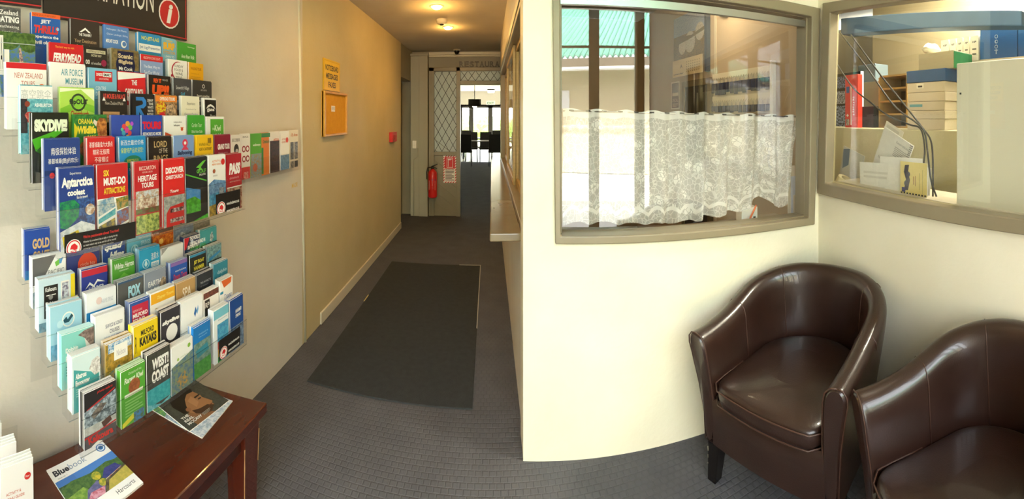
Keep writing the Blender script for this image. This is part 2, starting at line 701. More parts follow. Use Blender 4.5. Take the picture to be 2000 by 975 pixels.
# glazed entrance behind the photographer: posts, head, and open daylight between
b = MB()
b.box(-1.32, 4.7, -1.16, -1.04, 2.81, 2.95)
for x0, x1 in ((-1.32, -1.19), (-0.52, -0.44), (0.04, 0.12), (0.459, 0.578), (0.995, 1.10), (1.18, 4.7)):
    b.box(x0, x1, -1.16, -1.04, 0, 2.81)
b.box(-1.19, 1.18, -1.12, -1.08, 2.31, 2.335)
struct(b.build('wall_entrance', mat('dark_entrance_joinery', '453b2e', 0.5)))
pan = empty('added_panel_light', (2.55, 0.75, 2.95), 'unseen square panel added in the ceiling to light the side office', 'ceiling light')  # no such fitting in view; added to brighten the side office
b = MB()
b.box(-0.3, 0.3, -0.3, 0.3, -0.035, 0.0)
b.build('housing', M['white'], pan)
b = MB()
b.box(-0.27, 0.27, -0.27, 0.27, -0.04, -0.0352)
b.build('diffuser', mat('panel_diffuser', 'ffffff', 0.5, emit='fff2d2', estr=4), pan)
pl_ = bpy.data.lights.new('side_fill_lamp', 'AREA')
pl_.shape, pl_.size, pl_.energy, pl_.color = 'SQUARE', 0.5, SIDE_FILL, (1.0, 0.93, 0.76)
po_ = bpy.data.objects.new('side_fill_lamp', pl_)
COL.objects.link(po_)
po_.location = (2.55, 0.75, 2.90)
b = MB()
b.box(4.58, 4.7, -1.1, 5.3, 0, 2.8)
struct(b.build('wall_office_far', M['wall']))
b = MB()
b.box(0.27, 4.7, 5.2, 5.32, 0, 2.8)
struct(b.build('wall_office_back', mat('office_back_wall', 'b3a288', 0.7)))

# restaurant shell
b = MB()
b.box(-6, -5.88, 6.35, 20.3, 0, 2.8)
struct(b.build('wall_restaurant_left', M['wall']))
b = MB()
b.box(5.88, 6, 6.35, 20.3, 0, 2.8)
struct(b.build('wall_restaurant_right', M['wall']))
M['dkframe'] = mat('charcoal_door_frame', '35332f', 0.4)
b = MB()
b.ring([(-6, -0.1), (6, -0.1), (6, 2.8), (-6, 2.8)], [(-4.5, 0.02), (4.5, 0.02), (4.5, 2.06), (-4.5, 2.06)], lambda u, z, d: (u, 20.0 + d, z), 0, 0.15)
struct(b.build('wall_restaurant_end', mat('restaurant_end_wall', 'b9b5aa', 0.7)))
b = MB()
xs = [-4.5, -3.3, -2.35, -1.42, -0.62 - 0.25, 0.07, 0.62 + 0.4, 2.0, 3.2, 4.5]
for i, x in enumerate(xs):
    b.box(x - 0.11, x + 0.11, 20.0, 20.10, 0.0, 2.10)
b.box(-4.5, 4.5, 20.0, 20.10, 1.98, 2.14)
b.box(-4.5, 4.5, 20.0, 20.10, 0.0, 0.10)
struct(b.build('window_3', M['dkframe']))

# ------------------------------------------------------------------ outside: forecourt and the green-roofed building the panes mirror
b = MB()
b.box(-30, 30, -40, -1.2, -0.2, -0.02)
o = struct(b.build('ground_forecourt', mat('pale_concrete_paving', 'cccac4', 0.8, 'c2bfb8', 2)))
b = MB()
b.box(-30, 30, 20.3, 70, -0.2, -0.03)
o = struct(b.build('ground_garden', mat('bright_gravel', 'd8d2c4', 0.9, 'b9c28a', 0.5)))

bld = empty('roofed_building', (0.3, -7.5, 0), 'cream building with a green corrugated roof mirrored in the lace window', 'building', None, 0.22)
b = MB()
b.box(-9, 9, -4.0, 0, 0, 3.0)
b.build('wall', mat('cream_render', 'd8c8a4', 0.8), bld)
b = MB()
n = 800
rows = []
for yy, zz in ((1.0, 3.0), (-4.2, 5.9)):
    rows.append([(-9.5 + 19.0 * i / n, yy, zz + 0.04 * math.sin(2 * PI * i / 6)) for i in range(n + 1)])
b.grid(rows)
b.build('roof', mat('green_corrugated_iron', '78b59c', 0.9, '84c0a8', 0.7, spec=0.1), bld, smooth=True, solid=0.03)
b = MB()
b.box(-9.5, 9.5, 0.96, 1.02, 2.74, 2.97)
b.build('fascia', mat('brown_fascia', '7d725f', 0.6), bld)
b = MB()
b.tube([(-9.5, 1.1, 2.70), (9.5, 1.1, 2.70)], 0.05)
b.build('gutter', mat('white_gutter', 'dcdcd2', 0.5), bld)
b = MB()
b.box(-0.75, -0.35, -0.02, 0.03, 1.75, 2.25)
b.build('wall_notice', M['white'], bld)

M['leafy'] = mat('bush_leaves', '9db46a', 0.7, '7a9648', 9, bump=0.4, bscale=14)
bushes = []
for i, (x, y, s, lab) in enumerate([(-1.75, 25.5, 1.0, 'round green bush outside the restaurant glass, behind the hanging drum lamp'),
                                    (-0.15, 27.5, 0.9, 'green bush outside the middle restaurant door'),
                                    (1.05, 24.6, 0.85, 'green bush outside the restaurant, below the exit sign'),
                                    (-4.1, 26.0, 1.15, 'bush outside the restaurant windows, behind the leaded panel')]):
    b = MB()
    rnd = random.Random(i)
    pts = []
    nu, nv = 22, 14
    for j in range(nv + 1):
        ph = PI * j / nv
        row = []
        for k in range(nu):
            th = 2 * PI * k / nu
            rr = s * (0.85 + 0.32 * rnd.random())
            row.append((rr * math.sin(ph) * math.cos(th), rr * math.sin(ph) * math.sin(th), s * 0.78 - rr * 0.95 * math.cos(ph)))
        pts.append(row)
    b.grid(pts, closed=True)
    o = b.build('garden_bush', M['leafy'], loc=(x, y, -0.03))
    tag(o, lab, 'bush', 'bushes outside the restaurant')

# ------------------------------------------------------------------ the passage
FY = 6.22


def fx(px, py, Y=FY):
    p = on_y(px, py, Y)
    return p.x, p.z


def rect_box(b, x0, y0, x1, y1, Y0, Y1, mi=0):
    """pixel rectangle (x0,y0)-(x1,y1) on the plane Y1, made a box from Y0 to Y1"""
    a, c = fx(x0, y0, Y1), fx(x1, y1, Y1)
    b.box(a[0], c[0], Y0, Y1, c[1], a[1], mi)


scr = empty('leaded_screen', (-0.5, FY, 0), 'taupe painted door screen with diamond leaded panels around the way into the restaurant', 'screen')
b = MB()
top = 2.265
xa, xb, xc, xd = -0.915, -0.835, -0.495, -0.435
xr = 0.27
z = lambda py: EYE - 6.22 * (py - Y0) / F
for x0, x1, z0, z1 in ((xa, xb, 0, top), (xc, xd, 0, top), (xr - 0.08, xr, 0, top), (xa, xr, z(139), top), (xb, xc, z(304), z(297)), (xd, xr, z(166), z(158))):
    b.box(x0, x1, 6.19, 6.29, z0, z1)
b.build('frame', M['trim'], scr, bevel=0.004).location = (0.5, -FY, 0)
b = MB()
b.box(xb, xc, 6.225, 6.25, 0, z(304))
for i in range(7):
    zz = 0.05 + i * 0.16
    b.tube([(xb + 0.005, 6.224, zz + 0.16), (xc - 0.005, 6.224, max(zz - 0.10, 0.01))], 0.004, 4)
b.build('lower_board', M['trim'], scr).location = (0.5, -FY, 0)


def obscure():
    m = bpy.data.materials.new('obscure_glass')
    m.use_nodes = True
    nt = m.node_tree
    b = nt.nodes['Principled BSDF']
    b.inputs['Base Color'].default_value = (0.62, 0.63, 0.6, 1)
    b.inputs['Roughness'].default_value = 0.2
    out = nt.nodes['Material Output']
    tl = nt.nodes.new('ShaderNodeBsdfTranslucent')
    tl.inputs[0].default_value = (0.85, 0.86, 0.82, 1)
    mx = nt.nodes.new('ShaderNodeMixShader')
    mx.inputs[0].default_value = 0.6
    n = nt.nodes.new('ShaderNodeTexNoise')
    n.inputs['Scale'].default_value = 45
    bp = nt.nodes.new('ShaderNodeBump')
    bp.inputs['Strength'].default_value = 0.5
    bp.inputs['Distance'].default_value = 0.01
    tc = nt.nodes.new('ShaderNodeTexCoord')
    nt.links.new(tc.outputs['Object'], n.inputs['Vector'])
    nt.links.new(n.outputs['Fac'], bp.inputs['Height'])
    nt.links.new(bp.outputs[0], b.inputs['Normal'])
    nt.links.new(b.outputs[0], mx.inputs[1])
    nt.links.new(tl.outputs[0], mx.inputs[2])
    nt.links.new(mx.outputs[0], out.inputs[0])
    return m


M['obscure'] = obscure()


def lattice(b, x0, x1, z0, z1, dx, dz, y):
    """leading: both diagonals of a diamond net, clipped to the panel"""
    k = dz / dx
    for sgn in (1, -1):
        i0 = -int((z1 - z0) / dz) - 2
        for i in range(i0, int((x1 - x0) / dx) + int((z1 - z0) / dz) + 3):
            # line z = z0 + sgn*k*(x - xs)
            xs = x0 + i * dx if sgn > 0 else x0 + i * dx
            pts = []
            for xx in (x0, x1):
                zz = z0 + sgn * k * (xx - xs)
                pts.append((xx, zz))
            (ax, az), (bx, bz) = pts
            lo, hi = 0.0, 1.0
            dzz = bz - az
            ta, tb = (z0 - az) / dzz, (z1 - az) / dzz
            lo, hi = max(lo, min(ta, tb)), min(hi, max(ta, tb))
            if hi - lo < 0.01:
                continue
            P = [(ax + (bx - ax) * t, y, az + dzz * t) for t in (lo, hi)]
            b.tube(P, 0.0045, 4)


for nm, x0, x1, z0, z1, dx, dz in (('side', xb, xc, z(297), z(139), 0.113, 0.20), ('over', xd, xr - 0.08, z(158), z(139), 0.113, 0.157)):
    b = MB()
    b.box(x0, x1, 6.238, 6.244, z0, z1)
    g = b.build('leaded_panel', M['obscure'], scr)
    g.location = (0.5, -FY, 0)
    b = MB()
    lattice(b, x0 + 0.003, x1 - 0.003, z0 + 0.003, z1 - 0.003, dx, dz, 6.235)
    b.build('lead_lattice', M['lead'], g)

# lettering over the screen
b = MB()
M['letters'] = mat('dark_bronze_letters', '4f4738', 0.4)
x = fx(897, 130, 6.2)[0]
word = 'RESTAURANT'
zb, zt = 2.272, fx(897, 119.5, 6.2)[1]
for ch in word:
    wd = 0.066
    vs, fs = text_mesh(ch, 0.025)
    n = len(vs)
    pts = [(x + wd * vx, zb + (zt - zb) * vy) for vx, vy in vs]
    b.add([(p, 6.222, q) for p, q in pts], [f for f in fs], 0)
    b.add([(p, 6.246, q) for p, q in pts], [f for f in fs], 0)
    for f in fs:
        b.add([(pts[i][0], 6.222, pts[i][1]) for i in f] + [(pts[i][0], 6.246, pts[i][1]) for i in f], [tuple((i, (i + 1) % len(f), len(f) + (i + 1) % len(f), len(f) + i)) for i in range(len(f))], 0)
    # little slab serifs
    for sx in ((0.0, 0.3), (0.7, 1.0)):
        if ch in 'RTAN' and not (ch == 'T'):
            b.box(x + wd * sx[0] - 0.004, x + wd * sx[1] + 0.004, 6.224, 6.246, zb, zb + 0.012)
    if ch in 'T':
        b.box(x + wd * 0.25, x + wd * 0.75, 6.224, 6.246, zb, zb + 0.012)
    x += 0.0775
tag(b.build('lettering_sign', M['letters']), 'row of dark capital letters spelling RESTAURANT on the wall over the leaded screen', 'sign')

# red and white extinguisher notice on the lower board
def sheet_at(sh, wallmat, name, label=None, cat=None, group=None):
    o = sh.build(name, PRINT)
    o.matrix_world = wallmat
    if label:
        tag(o, label, cat, group)
    return o


def south(px0, py1, Y):
    """frame on a plane Y = const, lower-left corner at pixel (px0, py1)"""
    p = on_y(px0, py1, Y)
    return frame_mat(p, (1, 0, 0), (0, 0, 1))


wN = fx(891, 300, 6.21)[0] - fx(866, 300, 6.21)[0]
hN = (357 - 304) * 6.23 / F
sN = Sheet(wN, hN, 'd8343a', t=0.004)
v1 = hN / wN
for i in range(14):
    v = -0.3 + i * 0.2
    for u0, u1 in ((0.0, 0.1), (0.9, 1.0)):
        sN.Y([(u0, v + 0.1), (u1, v), (u1, v + 0.1), (u0, v + 0.2)], 'f4ece6')
for i in range(5):
    for v0, v2 in ((0.0, 0.1), (v1 - 0.1, v1)):
        sN.Y([(i * 0.2, v2), (i * 0.2 + 0.1, v2), (i * 0.2 + 0.2, v0), (i * 0.2 + 0.1, v0)], 'f4ece6')
sN.R(0.1, 0.1, 0.9, 1.0, 'd3252b')
sN.R(0.26, 0.16, 0.74, 0.92, 'f4ece6')
sN.R(0.29, 0.19, 0.71, 0.89, 'd3252b')
sN.R(0.36, 0.30, 0.58, 0.84, 'f4ece6')
sN.R(0.40, 0.34, 0.58, 0.84, 'd3252b')
sN.R(0.34, 0.24, 0.66, 0.29, 'f4ece6')
sN.R(0.1, 1.0, 0.9, v1 - 0.1, 'f2eae2')
sN.T(0.16, 1.03, 0.84, 1.13, 'FIRE EXTINGUISHER', '7a2420', 0.02)
sN.lines(0.16, 1.18, 0.84, v1 - 0.14, 7, '5c4a46')
sheet_at(sN, south(866, 357, 6.215), 'extinguisher_notice', 'red and white striped notice on the lower board of the leaded screen', 'notice')

# fire extinguisher
fe = empty('fire_extinguisher', (-0.845, 6.10, 0.30), 'red fire extinguisher hung low beside the leaded screen', 'fire extinguisher')
M['red'] = mat('red_enamel', 'cf2320', 0.3)
b = MB()
b.lathe([(0.055, 0), (0.066, 0.012), (0.068, 0.03), (0.068, 0.35), (0.062, 0.385), (0.04, 0.41), (0.024, 0.42), (0.022, 0.435)], 24)
b.build('cylinder', M['red'], fe, smooth=True)
sl = Sheet(0.10, 0.17, 'efe9e2', t=0.0005)
sl.R(0, 0, 0.5, 0.28, 'd3252b')
sl.R(0.5, 0, 1, 0.28, '3a5aa0')
sl.lines(0.08, 0.4, 0.92, 1.5, 9, '7a6a66')
for i, (x_, y_, z_) in enumerate(sl.v):
    a = (x_ - 0.05) / 0.069
    rr = 0.0695 + z_
    sl.v[i] = (rr * math.sin(a), -rr * math.cos(a), y_ + 0.12)
sl.build('label', PRINT, fe)
b = MB()
b.lathe([(0.024, 0.43), (0.026, 0.45), (0.018, 0.47)], 14)
b.tube([(-0.015, 0, 0.468), (0.02, -0.01, 0.48), (0.075, -0.02, 0.505)], 0.008, 6)
b.tube([(-0.015, 0, 0.455), (0.02, -0.01, 0.455), (0.07, -0.02, 0.44)], 0.008, 6)
b.build('handle', M['black'], fe, smooth=True)
b = MB()
b.tube([(-0.02, -0.01, 0.455), (-0.07, -0.03, 0.45), (-0.085, -0.045, 0.38), (-0.08, -0.05, 0.28)], 0.008, 8)
b.build('hose', M['black'], fe, smooth=True)
b = MB()
b.box(-0.03, 0.03, 0.068, 0.088, 0.28, 0.36)
b.build('wall_bracket', M['metal'], fe)

# switch plate and its cable on the pilaster
b = MB()
p = on_y(806, 290, 6.13)
q = on_y(813.5, 275, 6.13)
b.box(p.x, q.x, 6.112, 6.13, p.z, q.z)
for zz in (0.3, 0.7):
    zc = p.z + (q.z - p.z) * zz
    b.box(p.x + 0.018, q.x - 0.018, 6.104, 6.114, zc - 0.016, zc + 0.016)
tag(b.build('light_switch', M['white'], bevel=0.002), 'cream double switch plate on the grey corner pilaster', 'light switch')
b = MB()
p1, p2, p3 = on_y(816, 290, 6.13), on_y(808, 312, 6.13), on_y(808, 421, 6.13)
b.tube([(p1.x, 6.131, p1.z), (p1.x, 6.131, p2.z + 0.05), (p2.x, 6.131, p2.z), (p3.x, 6.131, 0.01)], 0.004, 6)
tag(b.build('surface_cable', M['pil'], smooth=True), 'thin painted cable running down the pilaster below the switch plate', 'cable')

# things on the long left wall: sign, board, call point
def west(px0, py1, X=LX):
    p = on_x(px0, py1, X)
    return frame_mat(p, (0, 1, 0), (0, 0, 1)), p


m_, p = west(632, 175, LX + 0.008)
wid = on_x(662, 170, LX).y - p.y
sY = Sheet(wid, 0.235, 'f0c21e', t=0.008, edge='c79a18')
sY.R(0.03, 0.03, 0.97, 0.72, 'e0b018')
sY.R(0.045, 0.045, 0.955, 0.705, 'f3c622')
sY.T(0.1, 0.12, 0.9, 0.25, 'NOTICEBOARD', '4a3208', 0.03)
sY.T(0.14, 0.31, 0.86, 0.44, 'MESSAGES', '4a3208', 0.03)
sY.T(0.28, 0.50, 0.72, 0.63, 'FAXES', '4a3208', 0.03)
o = sheet_at(sY, m_, 'wall_sign', 'yellow plate with dark lettering fixed above the orange board on the left wall', 'sign')
nb = empty('noticeboard', on_x(650, 265, LX), 'framed orange felt noticeboard below the yellow plate on the left wall', 'noticeboard')
ya, yb = on_x(628, 220, LX).y, on_x(673, 220, LX).y
za, zb2 = on_x(650, 264, LX).z, on_x(650, 179, LX).z
bx = nb.location
b = MB()
b.box(0.0, 0.014, ya - bx.y, yb - bx.y, 0, zb2 - za)
b.build('felt_panel', mat('orange_felt', 'e2a428', 0.9, 'da9a20', 30), nb)
b = MB()
b.ring([(ya - bx.y, 0), (yb - bx.y, 0), (yb - bx.y, zb2 - za), (ya - bx.y, zb2 - za)], [(ya - bx.y + 0.022, 0.018), (yb - bx.y - 0.022, 0.018), (yb - bx.y - 0.022, zb2 - za - 0.018), (ya - bx.y + 0.022, zb2 - za - 0.018)], lambda u, z_, d: (d, u, z_), 0.0, 0.028)
b.build('frame', mat('orange_stained_wood', 'dda23a', 0.4, 'cf942e', 10), nb, bevel=0.004)
s1 = Sheet(0.075, 0.045, 'efe8d8', t=0.001)
s1.T(0.1, 0.15, 0.9, 0.4, 'NOTICES', '6a5a40')
o = s1.build('pinned_card', PRINT, nb)
o.location = (0.016, (ya + yb) / 2 - bx.y - 0.09, (zb2 - za) * 0.55)
o.rotation_euler = (PI / 2, 0, PI / 2)

cp = on_x(760, 278, LX)
b = MB()
y2 = on_x(768.5, 270, LX).y
z2 = on_x(764, 258, LX).z
b.box(LX, LX + 0.045, cp.y, y2, cp.z, z2)
b.box(LX + 0.045, LX + 0.052, cp.y + 0.04, y2 - 0.04, cp.z + 0.03, z2 - 0.03)
tag(b.build('fire_call_point', M['red'], bevel=0.004), 'small red break glass box on the left wall near the passage end', 'fire call point')

# floor mat and its yellow tag
b = MB()
b.box(-1.0, -0.085, 2.10, 4.14, 0.0, 0.008)
mt = tag(b.build('floor_mat', M['mat'], bevel=0.003), 'long dark grey floor mat lying along the passage carpet', 'mat')
b = MB()
b.box(-1.004, -0.996, 3.18, 3.30, 0.004, 0.0095)
b.build('edge_tag', mat('yellow_tape', 'cdb878', 0.6), mt)
b = MB()
b.box(-0.089, -0.083, 2.9, 4.14, 0.004, 0.0095)
b.box(-0.30, -0.086, 4.134, 4.143, 0.004, 0.0095)
b.build('worn_edge', mat('worn_rubber_edge', 'b4b0a4', 0.7), mt)

# reception shelf and hatch sashes
b = MB()
b.prism([(0.004, 1.96), (0.158, 1.96), (0.158, 5.45), (0.03, 5.45)], 0.905, 0.945)
tag(b.build('counter_shelf', mat('gloss_stone_laminate', '85755a', 0.15, '7c6c52', 10), bevel=0.006), 'long glossy beige shelf under the reception hatch', 'counter')
b = MB()
b.ring([(2.02, 0.93), (5.45, 0.93), (5.45, 2.13), (2.02, 2.13)], [(2.07, 0.97), (5.40, 0.97), (5.40, 2.07), (2.07, 2.07)], hq, 0.0, 0.10)
w4 = struct(b.build('window_4', M['trim'], bevel=0.004))
b = MB()
b.box(HX - 0.006, HX + 0.012, 2.02, 5.45, 2.10, 2.15)
b.build('top_track', M['metal'], w4)
for y0, y1, xx in ((2.07, 3.25, 0.055), (3.2, 4.35, 0.03), (4.3, 5.40, 0.055)):
    b = MB()
    b.ring([(y0, 0.97), (y1, 0.97), (y1, 2.07), (y0, 2.07)], [(y0 + 0.05, 1.02), (y1 - 0.05, 1.02), (y1 - 0.05, 2.02), (y0 + 0.05, 2.02)], hq, xx, xx + 0.022)
    s_ = b.build('sash', M['wood_lt'], w4, bevel=0.003)
    b = MB()
    b.add([hq(u, z_, xx + 0.011) for u, z_ in ((y0 + 0.05, 1.02), (y1 - 0.05, 1.02), (y1 - 0.05, 2.02), (y0 + 0.05, 2.02))], [(0, 1, 2, 3)])
    b.build('glass_pane', M['glass_side'], s_)

# ceiling fittings
def downlight(px, py, label):
    p = at_r(px, py, (2.52 - EYE) * F / (Y0 - py))
    o = empty('ceiling_downlight', (p.x, p.y, 2.52), label, 'ceiling light', 'passage downlights')
    b = MB()
    b.lathe([(0.062, -0.006), (0.068, 0.0), (0.05, 0.0005), (0.05, -0.006)], 28)
    b.build('rim', M['trim_lite'], o, smooth=True)
    b = MB()
    b.lathe([(0.004, -0.030), (0.03, -0.024), (0.046, -0.010), (0.05, -0.001)], 24)
    b.build('bulb', mat('warm_bulb', 'ffffff', 0.5, emit='ffd08a', estr=22), o, smooth=True)
    l = bpy.data.lights.new('warm_lamp', 'SPOT')
    l.energy = DOWNLIGHT
    l.spot_size = 2.7
    l.spot_blend = 0.8
    l.color = (1.0, 0.52, 0.11)
    l.shadow_soft_size = 0.045
    lo = bpy.data.objects.new('warm_lamp', l)
    COL.objects.link(lo)
    lo.location = (p.x, p.y, 2.47)
    l2 = bpy.data.lights.new('warm_glow', 'POINT')
    l2.energy = DOWNLIGHT * 0.25
    l2.color = (1.0, 0.52, 0.11)
    l2.shadow_soft_size = 0.05
    lo2 = bpy.data.objects.new('warm_glow', l2)
    COL.objects.link(lo2)
    lo2.location = (p.x, p.y, 2.42)
    return o


downlight(853, 12, 'nearer of the two lit downlights in the passage ceiling')
p0_ = downlight(853, 12, 'lit passage downlight nearest the entrance, above the near end of the floor mat')
p0_y = p0_.location.y
p0_.location.y = 2.45
for l_ in [o_ for o_ in bpy.data.objects if o_.type == 'LIGHT' and o_.name.startswith('warm_') and abs(o_.location.y - p0_y) < 0.01][-2:]:
    l_.location.y = 2.45
    l_.data.energy *= 0.6
downlight(875, 53, 'farther lit downlight in the passage ceiling, past the smoke detector')
p = on_floor(863, 38) if False else at_r(863, 36, 4.25)
sd = empty('smoke_detector', (p.x, p.y, 2.52), 'round cream smoke detector between the two lit downlights', 'smoke detector')
b = MB()
b.lathe([(0.035, -0.05), (0.05, -0.042), (0.058, -0.012), (0.058, 0)], 24)
b.build('body', M['trim_lite'], sd, smooth=True)
b = MB()
b.lathe([(0.018, -0.062), (0.022, -0.05), (0.022, -0.045)], 16)
b.build('sensor', M['black'], sd, smooth=True)
p = at_r(891, 93, 6.0)
dc = empty('dome_camera', (p.x, 6.10, 2.52), 'small black dome camera under the ceiling above the leaded screen', 'security camera')
b = MB()
b.lathe([(0.05, -0.02), (0.055, 0)], 20)
b.build('base', M['trim_lite'], dc, smooth=True)
b = MB()
b.lathe([(0.006, -0.075), (0.03, -0.062), (0.042, -0.03), (0.042, -0.015)], 20)
b.build('dome', mat('smoked_dome', '15120f', 0.1), dc, smooth=True)

# ------------------------------------------------------------------ restaurant beyond
def dining_chair():
    o = empty('dining_chair', (0, 0, 0), '', 'chair')
    dk = mat('dark_chair_vinyl', '302d2a', 0.45)
    b = MB()
    b.box(-0.22, 0.22, -0.21, 0.21, 0.42, 0.48)
    b.build('seat', dk, o, bevel=0.015)
    b = MB()
    rows = []
    b.hexa([(-0.215, 0.19, 0.47), (0.215, 0.19, 0.47), (0.215, 0.235, 0.47), (-0.215, 0.235, 0.47)], [(-0.20, 0.27, 1.0), (0.20, 0.27, 1.0), (0.20, 0.30, 1.0), (-0.20, 0.30, 1.0)])
    b.build('backrest', dk, o, bevel=0.012)
    for sx in (-1, 1):
        for y0, y1 in ((-0.18, -0.2), (0.18, 0.23)):
            b = MB()
            b.tube([(sx * 0.19, y0, 0.43), (sx * 0.2, y1, 0)], 0.014, 8)
            b.build('leg', M['metal'], o, smooth=True)
    return o


proto = dining_chair()
GR = 'chairs at the restaurant tables'
for i, (x, y, a, lab) in enumerate([(-0.74, 12.75, PI, 'dark high backed chair left of the restaurant doorway, on the near side of its table'),
                                    (0.20, 12.75, PI, 'dark high backed chair in the restaurant, half behind the right edge of the doorway'),
                                    (-0.60, 14.0, 0.0, 'dark high backed chair under the drum lamp, on the far side of the restaurant table'),
                                    (-0.11, 14.0, 0.0, 'dark high backed chair standing in the middle of the restaurant doorway'),
                                    (0.33, 15.9, 0.0, 'dark chair farthest back in the restaurant, behind the right near chair'),
                                    (-0.88, 15.9, 0.0, 'dark chair farthest back in the restaurant, behind the left near chair')]):
    if i == 0:
        proto.location, proto.rotation_euler = (x, y, 0.003), (0, 0, a)
        proto['label'], proto['group'] = lab, GR
    else:
        copy_thing(proto, (x, y, 0.003), a, lab, GR)
for x, y, w, lab in ((-0.27, 13.38, 1.5, 'dark restaurant table between the high backed chairs under the drum lamp'), (0.1, 15.2, 2.2, 'dark restaurant table farther back, in front of the glass doors')):
    t = empty('dining_table', (x, y, 0.002), lab, 'table')
    b = MB()
    b.box(-w / 2, w / 2, -0.36, 0.36, 0.72, 0.75)
    b.build('table_top', mat('dark_table_top', '35302a', 0.35), t, bevel=0.004)
    for sx in (-1, 1):
        for sy in (-1, 1):
            b = MB()
            b.box(sx * (w / 2 - 0.06) - 0.025, sx * (w / 2 - 0.06) + 0.025, sy * 0.3 - 0.025, sy * 0.3 + 0.025, 0, 0.72)
            b.build('leg', M['black'], t)
p = on_y(927, 208, 12.8)
pl = empty('pendant_lamp', (p.x, 12.8, p.z), 'dark drum pendant lamp hanging in the restaurant', 'pendant lamp')
b = MB()
b.lathe([(0.19, 0.01), (0.20, 0.0), (0.20, 0.22), (0.19, 0.22)], 32)
b.build('drum_shade', mat('dark_drum_fabric', '3b342b', 0.8), pl, smooth=False)
b = MB()
b.lathe([(0.02, -0.035), (0.06, -0.02), (0.07, 0.008)], 20)
b.build('bulb', mat('pendant_bulb', 'ffffff', 0.5, emit='ffe6b8', estr=8), pl, smooth=True)
b = MB()
b.tube([(0, 0, 0.2), (0, 0, 2.8 - p.z)], 0.012, 8)
b.build('cord', M['white'], pl, smooth=True)
p = at_r(959, 178, 18.6)
fl = empty('flush_ceiling_light', (p.x, p.y, 2.8), 'round flush light on the restaurant ceiling right of the pendant cord', 'ceiling light')
b = MB()
b.lathe([(0.15, -0.16), (0.16, -0.1), (0.16, -0.06)], 24)
b.build('diffuser', mat('lit_diffuser', 'ffffff', 0.5, emit='fff0d0', estr=3), fl, smooth=True)
b = MB()
b.lathe([(0.17, -0.07), (0.18, 0)], 24)
b.build('base', M['black'], fl, smooth=True)
wE = 17 * 19.9 / F
sE = Sheet(wE, 0.2, 'dfe8da', t=0.03)
sE.T(0.12, 0.1, 0.88, 0.40, 'EXIT', '2f6a3f', 0.03)
sheet_at(sE, frame_mat(on_y(950, 205, 19.96), (1, 0, 0), (0, 0, 1)), 'exit_sign', 'pale sign with green EXIT lettering above the restaurant doors', 'sign')

# ------------------------------------------------------------------ brochure racks on the left wall
def acrylic():
    return glass_mat('clear_acrylic', (0.993, 0.995, 0.995), 0.012, 0.30, 0.03)


M['acrylic'] = acrylic()
M['acrylic_edge'] = glass_mat('acrylic_edge', (0.80, 0.83, 0.83), 0.10, 0.4, 0.2)
W_, K_, N_, B_, L_, R_, G_, Y_, O_, T_ = 'f6f5f0', '1d1b1a', '22397c', '2a62b4', '9ccbe6', 'd2232b', '43983a', 'f0d022', 'ee8a22', '38a0a6'
ORD = ['first', 'second', 'third', 'fourth', 'fifth', 'sixth', 'seventh', 'eighth']
